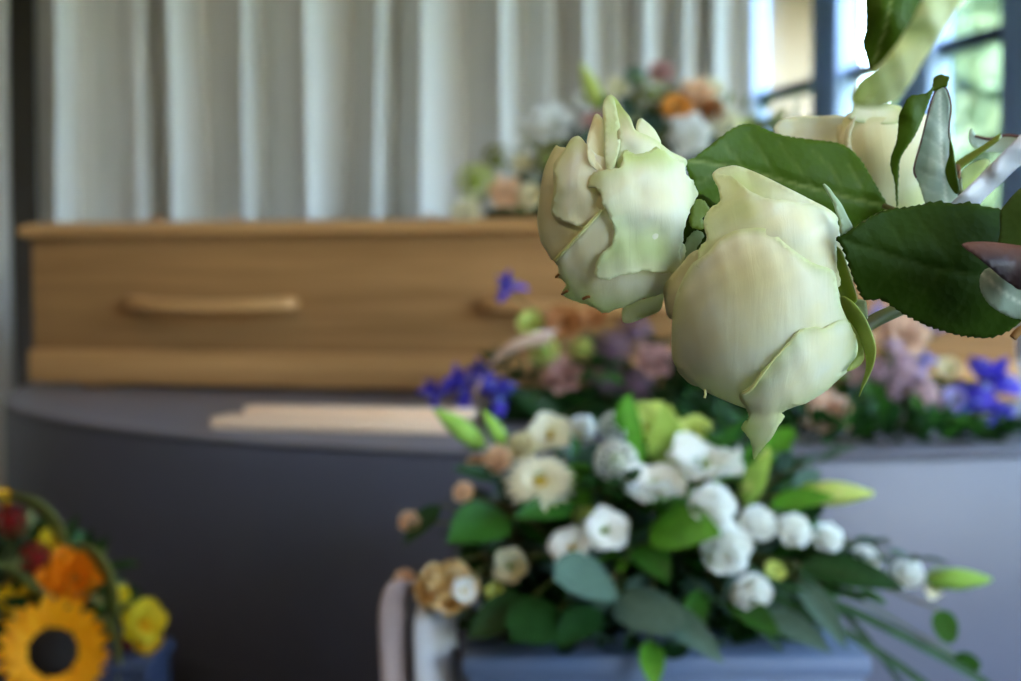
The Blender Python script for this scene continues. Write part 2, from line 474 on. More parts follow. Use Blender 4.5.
# ------------------------------------------------------------------ curtain
# folds: bright stripes turn towards the windows on the right, the broad flats turn away
CY = 5.0
stripes = [(-12, 6, 1), (56, 80, 1), (142, 158, .9), (170, 206, 1), (248, 268, 1), (310, 352, 1), (378, 397, 1),
           (421, 462, 1), (497, 521, 1), (549, 563, .8), (588, 606, 1), (620, 630, .5), (645, 672, .9), (687, 705, .8), (716, 732, .8)]
prof = []
yb = 0.0
edge_prev = -260
for (a, b, s) in stripes:
    amp = 0.19 * s * min(1.0, (b - a) / 18.0)
    prof.append((a, -amp)); prof.append((b, amp * 0.4))
prof_left = [(-620, .05), (-560, -.1), (-540, .05), (-450, -.12), (-420, .05), (-330, -.12), (-300, .05), (-210, -.12), (-180, .05), (-100, -.12), (-75, .05), (-40, -.12), (-14, .03), (8, -.05), (15, .02)]
prof = [(40, .12)] + [q for q in prof if q[0] > 45] + [(748, -0.06)]
def fold_xy(pf):
    pts = []
    for (px, dy) in pf:
        X = (px - 510.5) / FPX * (CY + dy * .85)
        pts.append((X, CY + dy, 0))
    return pts
def curtain_mesh(pf):
    rows = 26
    z0, z1 = 0.02, 3.3
    # dense profile with rounded corners
    base = fold_xy(pf)
    dn = []
    for i in range(len(base) - 1):
        a, b = Vector(base[i]), Vector(base[i + 1])
        k = max(3, int((b - a).length / 0.012))
        for j in range(k): dn.append(a.lerp(b, j / k))
    dn.append(Vector(base[-1]))
    # smooth
    for it in range(3):
        dn = [dn[0]] + [(dn[i - 1] + dn[i] * 2 + dn[i + 1]) / 4 for i in range(1, len(dn) - 1)] + [dn[-1]]
    verts, faces = [], []
    n = len(dn)
    for r in range(rows):
        f = r / (rows - 1); z = z0 + (z1 - z0) * f
        for i, p in enumerate(dn):
            wob = 0.010 * math.sin(p.x * 5.1 + z * 1.3) + 0.006 * math.sin(p.x * 13 - z * 2.1)
            gather = 1.0 - 0.25 * f
            verts.append((p.x + wob, CY + (p.y - CY) * gather + 0.006 * math.sin(p.x * 60 + z), z))
    for r in range(rows - 1):
        for i in range(n - 1):
            faces.append((r * n + i, r * n + i + 1, (r + 1) * n + i + 1, (r + 1) * n + i))
    return from_py('curtain', verts, faces)
for pf, lab in ((prof, 'wide floor-length pale grey curtain hanging in deep vertical folds behind the coffin'), (prof_left, 'pale grey curtain at the left frame edge, beyond the dark gap')):
    cu = mesh_obj('curtain', curtain_mesh(pf), M['curtain'])
    cu.modifiers.new('thickness', 'SOLIDIFY').thickness = 0.004
    tag(cu, lab, 'curtain')
rail = mesh_obj('curtain_rail', tube_mesh('curtain_rail', [(-4.0, CY, 3.33), (0.9, CY, 3.33)], 0.02), M['steel'])
tag(rail, 'steel rail above the curtain', 'curtain rail')

# ------------------------------------------------------------------ platform and coffin
PT = CAMZ - 0.245
PC = Vector((0.345, 3.475, 0))
PR = 1.50
def drum(name, r, z0, z1, bev, m, parent, seg=160):
    bm = bmesh.new()
    prof_ = [(r - 0.02, z0), (r, z0 + 0.005), (r, z1 - bev), (r - bev * .3, z1 - bev * .3), (r - bev, z1)]
    rings = []
    for (q, z) in prof_:
        rings.append([bm.verts.new((q * math.cos(2 * PI * k / seg), q * math.sin(2 * PI * k / seg), z)) for k in range(seg)])
    for i in range(len(rings) - 1):
        for k in range(seg): bm.faces.new((rings[i][k], rings[i][(k + 1) % seg], rings[i + 1][(k + 1) % seg], rings[i + 1][k]))
    bm.faces.new(rings[-1]); bm.faces.new(list(reversed(rings[0])))
    me = bpy.data.meshes.new(name); bm.to_mesh(me); bm.free()
    me.polygons.foreach_set('use_smooth', [len(p.vertices) == 4 for p in me.polygons])
    return mesh_obj(name, me, m, parent)
plat = empty('platform', (PC.x, PC.y, 0), 'large round grey platform with curved side carrying the coffin', 'platform')
drum('curved_side', PR - 0.003, 0, PT - 0.008, 0.002, M['platform'], plat)
drum('platform_top', PR, PT - 0.008, PT, 0.004, M['platform_top'], plat)
for ppx in (862,):
    r_ = (ppx - 510.5) / FPX
    # where that sight line meets the drum
    for Y in np.arange(1.9, 3.4, 0.002):
        if (r_ * Y - PC.x) ** 2 + (Y - PC.y) ** 2 < PR ** 2: break
    an = math.atan2(Y - PC.y, r_ * Y - PC.x)
    j = mesh_obj('panel_joint', box_mesh('panel_joint', -0.001, 0.0006, -0.0012, 0.0012, 0.01, PT - 0.012), M['muntin'], plat)
    j.matrix_local = Matrix.Rotation(an, 4, 'Z') @ Matrix.Translation((PR - 0.006, 0, 0))

CA = math.atan2(-0.25, 0.97)
cof = empty('coffin', (-1.112, 3.258, PT), 'light oak coffin with wooden bar handles resting on the round platform', 'coffin', rz=CA)
CLN, CW, CH = 2.16, 0.62, 0.375
def loc_box(name, x0, x1, y0, y1, z0, z1, m, parent, bev=0.004):
    return mesh_obj(name, box_mesh(name, x0, x1, y0, y1, z0, z1, bev), m, parent)
loc_box('body', 0.005, CLN - .005, 0.015, CW - .015, 0.085, CH - 0.03, M['oak'], cof)
loc_box('plinth_moulding', 0.0, CLN, 0.0, CW, 0.012, 0.088, M['oak_light'], cof, 0.008)
for xx in (0.12, 1.0, 1.9):
    loc_box('foot_runner', xx, xx + 0.06, 0.03, CW - .03, 0, 0.0125, M['oak'], cof, 0.001)
# lid: moulded edge and gently raised top
def lid():
    bm = bmesh.new()
    prf = [(0.0, CH - 0.032), (-0.012, CH - 0.024), (-0.012, CH - 0.008), (0.004, CH - 0.0), (0.03, CH + 0.004), (0.05, CH + 0.006)]
    rings = []
    for (ins, z) in prf:
        rings.append([bm.verts.new(c) for c in ((ins, ins, z), (CLN - ins, ins, z), (CLN - ins, CW - ins, z), (ins, CW - ins, z))])
    for i in range(len(rings) - 1):
        for k in range(4): bm.faces.new((rings[i][k], rings[i][(k + 1) % 4], rings[i + 1][(k + 1) % 4], rings[i + 1][k]))
    bm.faces.new(rings[-1]); bm.faces.new(list(reversed(rings[0])))
    me = bpy.data.meshes.new('lid'); bm.to_mesh(me); bm.free(); return me
mesh_obj('lid', lid(), M['oak_light'], cof)
def handle(x0, x1, z):
    h = mesh_obj('handle', tube_mesh('handle', [(x0, -0.010, z), (x0 + .02, -.034, z - .001), (x0 + (x1 - x0) * .25, -.05, z - .006), ((x0 + x1) / 2, -.054, z - .008), (x0 + (x1 - x0) * .75, -.05, z - .006), (x1 - .02, -.034, z - .001), (x1, -0.010, z)], 0.0155, 12, 8), M['oak_light'], cof)
    for x in (x0 + .012, x1 - .012):
        b = mesh_obj('handle_bracket', tube_mesh('handle_bracket', [(x, 0.017, z), (x, -0.02, z)], 0.014, 12), M['oak_light'], h)
for x0, x1 in ((0.275, 0.665), (1.10, 1.49), (1.78, 2.06)):
    handle(x0, x1, 0.196)

# loose petals and shavings of orange blossom on the lid's left half
M['petal_peach'] = mat('fallen_petal', (0.8, 0.42, 0.2), rough=0.6, trans=0.2)

# flat pale boards on the platform's front edge
def board(px0, px1, py, d0, d1, dz, w, label, t=0.018):
    a = P(px0, py, d0); b = P(px1, py, d1)
    a.z = b.z = PT + dz
    L = (b - a).length
    o = mesh_obj('wooden_board', box_mesh('wooden_board', 0, L, 0, w, 0, t, 0.003), M['pale_wood'])
    o.location = a; o.rotation_euler = (0, 0, math.atan2(b.y - a.y, b.x - a.x))
    return tag(o, label, 'board', 'pale boards on the platform edge')
board(210, 450, 430, 2.34, 2.26, 0.0005, 0.085, 'pale wooden board, lowermost of the two lying on the platform edge', .019)
board(243, 470, 420, 2.375, 2.30, 0.020, 0.05, 'pale wooden board, topmost of the two lying on the platform edge', .014)

# ================================================================== FLOWER KIT
def petal_strip(verts, faces, ang, base_r, length, width, e0, e1, cup=0.2, nu=4, nv=6, z0=0.0, tip=0.6, twist=0.0, jit=0.0, r=rnd):
    """one petal radiating at ang, elevation going e0->e1 (radians above the disc)"""
    s0 = len(verts)
    x, z = base_r, z0
    ca, sa = math.cos(ang), math.sin(ang)
    for j in range(nv + 1):
        t = j / nv
        e = e0 + (e1 - e0) * t
        if j: x += math.cos(e) * length / nv; z += math.sin(e) * length / nv
        w = width * (math.sin(PI * min(1, 0.12 + 0.88 * t ** 0.8) ** 1.0) ** tip if t < 1 else 0.05) 
        w = max(w, width * 0.08)
        nx, nz = -math.sin(e), math.cos(e)
        for i in range(nu + 1):
            s = (i / nu - 0.5) * 2
            off = cup * width * (s * s) 
            rx = x + nx * off; rz = z + nz * off
            ty = s * w * 0.5
            rz += twist * s * t * width
            if jit: rz += r.uniform(-jit, jit)
            verts.append((rx * ca - ty * sa, rx * sa + ty * ca, rz))
    for j in range(nv):
        for i in range(nu):
            a = s0 + j * (nu + 1) + i
            faces.append((a, a + 1, a + nu + 2, a + nu + 1))

def dome(verts, faces, r, h, z=0.0, n=12, rings=5):
    s0 = len(verts)
    for j in range(rings):
        a = (j / (rings - 1)) * PI / 2
        for k in range(n):
            verts.append((r * math.cos(a) * math.cos(2 * PI * k / n) if j < rings - 1 else 0.001 * math.cos(2 * PI * k / n), r * math.cos(a) * math.sin(2 * PI * k / n) if j < rings - 1 else 0.001 * math.sin(2 * PI * k / n), z + h * math.sin(a)))
    for j in range(rings - 1):
        for k in range(n):
            faces.append((s0 + j * n + k, s0 + j * n + (k + 1) % n, s0 + (j + 1) * n + (k + 1) % n, s0 + (j + 1) * n + k))
    faces.append(tuple(s0 + k for k in range(n - 1, -1, -1)))

def k_gerbera():
    v, f = [], []
    for lay, (n, L, e0, e1, z) in enumerate(((20, .80, .12, -.05, 0), (18, .66, .3, .1, .04), (12, .42, .6, .4, .06))):
        for k in range(n): petal_strip(v, f, 2 * PI * (k + .5 * lay) / n + rnd.uniform(-.04, .04), .17, L * rnd.uniform(.93, 1.04), .24, e0, e1, .12, 2, 5, z, .45)
    c, g = [], []
    dome(c, g, .24, .12, .02)
    for k in range(26): petal_strip(c, g, k * 2.4, .06 + .14 * (k / 26), .10, .05, .9, 1.2, .1, 1, 2, .06)
    return (v, f), (c, g)
def k_rose(layers=((3, .18, .55, 1.5, 1.9), (4, .26, .62, 1.35, 1.75), (5, .32, .72, 1.15, 1.45), (6, .34, .80, .85, .9), (6, .30, .92, .55, .2))):
    v, f = [], []
    for li, (n, br, L, e0, e1) in enumerate(layers):
        for k in range(n): petal_strip(v, f, 2 * PI * (k + li * .37) / n + rnd.uniform(-.1, .1), br * .5, L, 1.5 * (br + .25), e0, e1, -.16 if li < 3 else .12, 4, 6, -.15 - .03 * li, .38, rnd.uniform(-.05, .05))
    c, g = [], []
    dome(c, g, .2, .3, -.1)
    return (v, f), (c, g)
def k_cup():   # lisianthus / open lily-like blossom with six broad petals
    v, f = [], []
    for li in range(2):
        for k in range(3 + li * 2): petal_strip(v, f, 2 * PI * (k + li * .5) / (3 + li * 2) + rnd.uniform(-.2, .2), .08, rnd.uniform(.9, 1.1), 1.2, 1.25 - li * .3, .15 - .25 * li, .12, 4, 7, -.35, .42, rnd.uniform(-.18, .18))
    c, g = [], []
    dome(c, g, .14, .28, -.25)
    for k in range(7): petal_strip(c, g, k * .9, .03, .3, .06, 1.2, .9, .1, 1, 3, -.1)
    return (v, f), (c, g)
def k_bud():   # closed lily / rose bud, points along +Z, length 1
    v, f = [], []
    n = 18; rows = 12
    for j in range(rows + 1):
        t = j / rows
        w = .19 * (math.sin(PI * min(1, .06 + .9 * t)) ** .75) * (1.08 - .45 * t)
        for k in range(n):
            a = 2 * PI * k / n + .5 * t
            q = w * (1 + .10 * math.cos(3 * a))
            v.append((q * math.cos(a), q * math.sin(a), t))
    for j in range(rows):
        for k in range(n): f.append((j * n + k, j * n + (k + 1) % n, (j + 1) * n + (k + 1) % n, (j + 1) * n + k))
    f.append(tuple(range(n - 1, -1, -1))); f.append(tuple(rows * n + k for k in range(n)))
    c, g = [], []
    for k in range(4): petal_strip(c, g, 2 * PI * k / 4, .03, .34, .14, .5, 1.45, -.1, 2, 4, -.02)
    return (v, f), (c, g)
def k_round():   # half-open round white bloom
    v, f = [], []
    for li, (n, L, e0, e1) in enumerate(((3, .95, 1.3, 2.1), (4, 1.05, .9, 1.95), (5, 1.1, .45, 1.7), (5, .95, .15, 1.1))):
        for k in range(n): petal_strip(v, f, 2 * PI * (k + li * .4) / n, .12, L, 1.05, e0, e1, -.12, 4, 7, -.45, .4, rnd.uniform(-.06, .06))
    c, g = [], []
    for k in range(5): petal_strip(c, g, 2 * PI * k / 5, .05, .55, .2, -.2, .9, .1, 2, 4, -.5)
    return (v, f), (c, g)
def k_iris():
    v, f = [], []
    for k in range(3):
        petal_strip(v, f, 2 * PI * k / 3, .06, 1.15, .62, .7, -1.1, -.15, 4, 8, 0, .6, rnd.uniform(-.1, .1))
        petal_strip(v, f, 2 * PI * (k + .5) / 3, .05, .95, .45, 1.35, .9, .25, 4, 6, 0, .55, rnd.uniform(-.1, .1))
    c, g = [], []
    for k in range(3): petal_strip(c, g, 2 * PI * k / 3, .05, .55, .16, .9, .05, .3, 2, 5, .05, .5)
    return (v, f), (c, g)
def k_sunflower():
    v, f = [], []
    for li, (n, L, e0, e1, z) in enumerate(((21, .62, .05, .0, 0), (19, .56, .28, .12, .04), (12, .44, .5, .35, .07))):
        for k in range(n): petal_strip(v, f, 2 * PI * (k + li * .45) / n + rnd.uniform(-.05, .05), .44, L * rnd.uniform(.88, 1.02), .27, e0, e1, .14, 2, 5, z, .6)
    c, g = [], []
    dome(c, g, .52, .15, .0, 20)
    for k in range(120):
        rr_ = .50 * math.sqrt(k / 120); petal_strip(c, g, k * 2.39996, rr_, .05, .04, 1.2, 1.2, 0, 1, 1, .14 * math.cos(rr_ / .52 * 1.4))
    return (v, f), (c, g)
def k_cluster():   # dome of small four-petalled florets
    v, f = [], []
    for k in range(46):
        t = (k + .5) / 46; ph = k * 2.39996; th = math.acos(1 - 1.15 * t)
        d = Vector((math.sin(th) * math.cos(ph), math.sin(th) * math.sin(ph), math.cos(th)))
        q = d.to_track_quat('Z', 'Y'); vv, ff = [], []
        for a in range(4): petal_strip(vv, ff, a * PI / 2, .02, .16, .15, .3, .0, .1, 2, 2, 0, .5)
        s0 = len(v); v += [tuple(q @ Vector(p) + d * (.85 + rnd.uniform(-.1, .1))) for p in vv]; f += [tuple(i + s0 for i in t_) for t_ in ff]
    c, g = [], []
    for k in range(8): petal_strip(c, g, k * PI / 4, .03, .85, .07, .9 - .7 * (k % 2), .6, 0, 1, 3, 0)
    dome(c, g, .45, .5, 0)
    return (v, f), (c, g)
def k_spike():   # narrow spike of florets along +Z (length 1)
    v, f = [], []
    for k in range(34):
        t = k / 34; ph = k * 2.39996; rr_ = .13 * (1 - .75 * t)
        vv, ff = [], []
        for a in range(4): petal_strip(vv, ff, a * PI / 2, .01, .085 * (1 - .5 * t), .08, .7, .1, .1, 2, 2, 0, .5)
        d = Vector((math.cos(ph), math.sin(ph), .5)).normalized(); q = d.to_track_quat('Z', 'Y')
        s0 = len(v); v += [tuple(q @ Vector(p) + Vector((rr_ * math.cos(ph), rr_ * math.sin(ph), t))) for p in vv]; f += [tuple(i + s0 for i in t_) for t_ in ff]
    c, g = [], []
    petal_strip(c, g, 0, .0, 1.0, .05, PI / 2, PI / 2, 0, 1, 3, 0); petal_strip(c, g, PI / 2, .0, 1.0, .05, PI / 2, PI / 2, 0, 1, 3, 0)
    return (v, f), (c, g)
KINDS = {'gerbera': k_gerbera, 'rose': k_rose, 'cup': k_cup, 'bud': k_bud, 'round': k_round, 'iris': k_iris, 'sunflower': k_sunflower, 'cluster': k_cluster, 'spike': k_spike}
PARTN = {'gerbera': ('petals', 'flower_center'), 'rose': ('petals', 'flower_heart'), 'cup': ('petals', 'stamens'), 'bud': ('bud', 'sepals'), 'round': ('petals', 'sepals'),
         'iris': ('petals', 'petal_crests'), 'sunflower': ('petals', 'seed_disc'), 'cluster': ('florets', 'flower_stalks'), 'spike': ('florets', 'flower_stalk')}
def fm(name, c, c2=None, trans=0.3):
    if name not in M: M[name] = mat(name, c, rough=0.6, spec=0.25, var=0.18, scale=9, trans=.42 if name in ('f_white', 'f_ivory') else trans, col2=c2)
    return name
for n_, c_, d_ in (('f_white', (.97, .97, .95), (.94, .96, .88)), ('f_cream', (.86, .77, .52), (.75, .68, .38)), ('f_ivory', (.95, .90, .72), (.88, .86, .62)), ('f_peach', (.92, .62, .38), (.90, .70, .46)),
               ('f_orange', (.95, .36, .006), (.92, .24, .004)), ('f_yellow', (.88, .55, .01), (.85, .42, .01)), ('f_lemon', (.80, .68, .03), (.75, .55, .02)), ('f_red', (.35, .02, .015), (.22, .01, .01)),
               ('f_blue', (.10, .08, .62), (.06, .04, .42)), ('f_mauve', (.60, .44, .50), (.48, .32, .42)), ('f_pink', (.66, .42, .36), (.6, .34, .32)), ('f_lilac', (.45, .42, .72), (.3, .28, .6)),
               ('f_gold', (.86, .62, .26), (.80, .60, .30)), ('f_pinkish', (.80, .60, .58), (.74, .54, .52)), ('f_amber', (.80, .36, .06), (.7, .3, .05)), ('f_plum', (.27, .18, .24), (.2, .12, .18)), ('f_peachpink', (.86, .58, .42), (.84, .66, .48)), ('f_green', (.38, .58, .10), (.26, .50, .06)), ('f_lime', (.52, .66, .12), (.62, .64, .2)), ('c_yellow', (.62, .42, .04), (.45, .35, .06)), ('c_dark', (.006, .004, .002), (.012, .006, .003)),
               ('c_green', (.30, .42, .07), (.2, .32, .05)), ('c_brown', (.12, .05, .02), (.2, .1, .03)), ('f_sun', (.95, .50, .004), (.90, .34, .002)), ('f_rust', (.46, .20, .07), (.38, .14, .04)),
               ('f_skyblue', (.30, .50, .85), (.4, .5, .9)), ('f_teal', (.12, .26, .2), (.2, .34, .26))):
    fm(n_, c_, d_)
CACHE = {}
def kmesh(kind, var, mats_):
    key = (kind, var, mats_)
    if key not in CACHE:
        (v, f), (c, g) = KINDS[kind]()
        a = from_py(PARTN[kind][0], v, f); b = from_py(PARTN[kind][1], c, g)
        a.materials.append(M[mats_[0]]); b.materials.append(M[mats_[1]])
        CACHE[key] = (a, b)
    return CACHE[key]
def flower(kind, pos, face, size, mats_, foot, name, label, cat, group, stem_r=0.0018, sag=0.0):
    """pos: bloom position, face: direction the bloom looks, foot: where its stem enters the foam"""
    pos = Vector(pos); foot = Vector(foot); face = Vector(face).normalized()
    root = empty(name, foot, label, cat, group)
    a, b = kmesh(kind, rnd.randrange(3), mats_)
    q = face.to_track_quat('Z', 'Y') @ Quaternion((0, 0, 1), rnd.uniform(0, 6.28))
    pn = PARTN[kind]
    for nm, me in ((pn[0], a), (pn[1], b)):
        o = mesh_obj(nm, me, None, root); o.location = pos - foot
        o.rotation_mode = 'QUATERNION'; o.rotation_quaternion = q; o.scale = (size,) * 3
    back = pos - face * size * (.3 if kind not in ('bud', 'spike') else .0)
    mid = foot.lerp(back, .55) + Vector((0, 0, .15 * (back - foot).length)) - face * .02
    tube('stem', [foot, mid, back], stem_r, M['stem'], root, sides=6, n=4)
    return root

def leaf_mesh(name, L, W, kind='pointed', bend=-.5, fold=.25, nu=4, nv=10):
    v, f = [], []
    x = z = 0.0
    for j in range(nv + 1):
        t = j / nv
        e = .35 + bend * t
        if j: x += math.cos(e) * L / nv; z += math.sin(e) * L / nv
        w = W * (math.sin(PI * t ** .8) ** .8 if kind == 'pointed' else (math.sin(PI * t ** .9) ** .45 if kind == 'round' else (math.sin(PI * (t * .93 + .03)) ** .35)))
        w = max(w, .02 * W)
        for i in range(nu + 1):
            s = (i / nu - .5) * 2
            v.append((x, s * w / 2, z + fold * abs(s) * w * .5))
    for j in range(nv):
        for i in range(nu):
            a = j * (nu + 1) + i; f.append((a, a + 1, a + nu + 2, a + nu + 1))
    return from_py(name, v, f)
M['g_dark'] = mat('glossy_dark_green', (0.014, 0.058, 0.010), rough=0.5, spec=0.2, var=0.4, scale=14, trans=0.15)
M['g_mid'] = mat('mid_green', (0.032, 0.14, 0.012), rough=0.5, spec=0.35, var=0.35, scale=14, trans=0.25)
M['g_bright'] = mat('fresh_green', (0.13, 0.40, 0.03), rough=0.42, spec=0.35, var=0.3, scale=14, trans=0.3)
M['g_grey'] = mat('grey_green', (0.105, 0.19, 0.14), rough=0.65, spec=0.3, var=0.25, scale=12, trans=0.2)
M['g_olive'] = mat('olive_green', (0.24, 0.26, 0.09), rough=0.55, var=0.3, scale=12, trans=0.25)
M['g_sage'] = mat('sage_green', (0.26, 0.34, 0.26), rough=0.65, spec=0.25, var=0.25, scale=12, trans=0.2)
LM = {}
def lmesh(kind, m):
    key = (kind, m)
    if key not in LM:
        if kind == 'pointed': me = leaf_mesh('leaf', 1, .42, 'pointed')
        elif kind == 'round': me = leaf_mesh('leaf', 1, .75, 'round', -.3, .12)
        elif kind == 'blade': me = leaf_mesh('leaf', 1, .07, 'blade', -.7, .3, 2, 14)
        me.materials.append(M[m]); LM[key] = me
    return LM[key]
def sprig(foot, tip, n, leaf, L, m, name, label, group, spread=.9, seed=None, cat='foliage', bow=.2):
    """a stem from foot to tip with n leaves along its upper part, each leaf its own part"""
    foot, tip = Vector(foot), Vector(tip)
    root = empty(name, foot, label, cat, group)
    d = tip - foot
    mid = foot.lerp(tip, .5) + Vector((0, 0, bow * d.length))
    pts = catmull([foot, mid, tip], 8)
    tube('stem', [foot, mid, tip], .0014, M['stem'], root, sides=6, n=6, r_end=.0008)
    for k in range(n):
        t = .35 + .65 * (k / max(1, n - 1)); i = min(len(pts) - 2, int(t * (len(pts) - 1)))
        p = pts[min(len(pts) - 1, int(round(t * (len(pts) - 1))))]; tg = (pts[i + 1] - pts[i]).normalized()
        side = tg.cross(Vector((0, 0, 1)));
        if side.length < .05: side = Vector((1, 0, 0))
        side.normalize(); side.rotate(Quaternion(tg, rnd.uniform(-.7, .7)))
        sgn = -1 if k % 2 else 1
        dr = (tg * (1.3 if k == n - 1 else .6) + side * sgn * (spread if k < n - 1 else .1) + Vector((0, -.1, .1))).normalized()
        o = mesh_obj('leaf', lmesh(leaf, m), None, root); o.location = p - foot
        q = dr.to_track_quat('X', 'Z') @ Quaternion((1, 0, 0), rnd.uniform(-.5, .5))
        o.rotation_mode = 'QUATERNION'; o.rotation_quaternion = q
        s = L * rnd.uniform(.8, 1.1); o.scale = (s, s, s)
    return root
def filler(name, c, rad, n, L, mats_, label, cat='foliage', leafk=('pointed',)):
    """dense packed greenery nobody could count: one object"""
    v, f, mi = [], [], []
    c = Vector(c)
    for k in range(n):
        d = Vector((rnd.gauss(0, 1), rnd.gauss(0, 1), abs(rnd.gauss(0, .8)) - .15)).normalized()
        s = rnd.uniform(.55, 1.0)
        p = Vector((d.x * rad[0] * s, d.y * rad[1] * s, d.z * rad[2] * s))
        q = (d + Vector((rnd.uniform(-.6, .6), rnd.uniform(-.6, .6), rnd.uniform(-.5, .5)))).to_track_quat('X', 'Z') @ Quaternion((1, 0, 0), rnd.uniform(-1, 1))
        me = lmesh(leafk[k % len(leafk)], mats_[0]); l = L * rnd.uniform(.6, 1.15)
        s0 = len(v)
        v += [q @ (w.co * l) + p for w in me.vertices]; f += [tuple(i + s0 for i in pl.vertices) for pl in me.polygons]
        mi += [k % len(mats_)] * len(me.polygons)
    me = from_py(name, v, f)
    for m_ in mats_: me.materials.append(M[m_])
    me.polygons.foreach_set('material_index', mi)
    o = mesh_obj(name, me); o.location = c
    return tag(o, label, cat, kind='stuff')

CAMP = Vector((0, 0, CAMZ))
def toward(p, up=.3, side=0.0):
    d = (CAMP - p).normalized(); d += Vector((side, 0, up)); return d.normalized()

# ------------------------------------------------------------------ white arrangement on the blue plinth
BY = 1.52
ztop = P(650, 658, 1.40).z
pl = empty('plinth', (P(665, 660, 1.55).x, 1.58, 0), 'blue-grey square plinth under the white flower arrangement', 'plinth')
x0, x1 = P(462, 657, 1.40).x, P(872, 657, 1.40).x
bx('plinth_body', x0 + .006, x1 - .006, 1.406, 1.79, 0.0, ztop - .02, M['plinth'], pl, 0.004)
bx('plinth_top', x0, x1, 1.40, 1.796, ztop - .02, ztop, M['plinth'], pl, 0.004)
fo = empty('foam_tray', (P(650, 600, 1.58).x, 1.58, ztop), 'dark tray of floral foam hidden beneath the white arrangement', 'tray')
FX, FY = fo.location.x, fo.location.y
bx('tray', FX - .15, FX + .15, FY - .07, FY + .07, ztop, ztop + .03, M['g_dark'], fo, 0.006)
bx('foam_block', FX - .135, FX + .135, FY - .055, FY + .055, ztop + .012, ztop + .075, M['g_dark'], fo, 0.006)
filler('packed_foliage', (FX, FY + .01, ztop + .045), (.20, .11, .12), 520, .055, ('g_dark', 'g_dark', 'g_mid', 'g_grey'), 'dense dark green leaves packed around the heart of the white arrangement', leafk=('pointed', 'round'))
def foot_for(p, fx=None, fy=None, z=None, w=.11):
    fx = FX if fx is None else fx; fy = FY if fy is None else fy; z = (ztop + .07) if z is None else z
    return Vector((fx + max(-w, min(w, (p.x - fx) * .45)), fy + max(-.04, min(.04, (p.y - fy) * .3)), z))
filler('low_foliage', (FX - .02, FY - .085, ztop + .012), (.19, .08, .04), 260, .045, ('g_dark', 'g_dark', 'g_dark', 'g_grey'), 'low dark leaves lying along the front edge of the plinth', leafk=('pointed', 'round'))
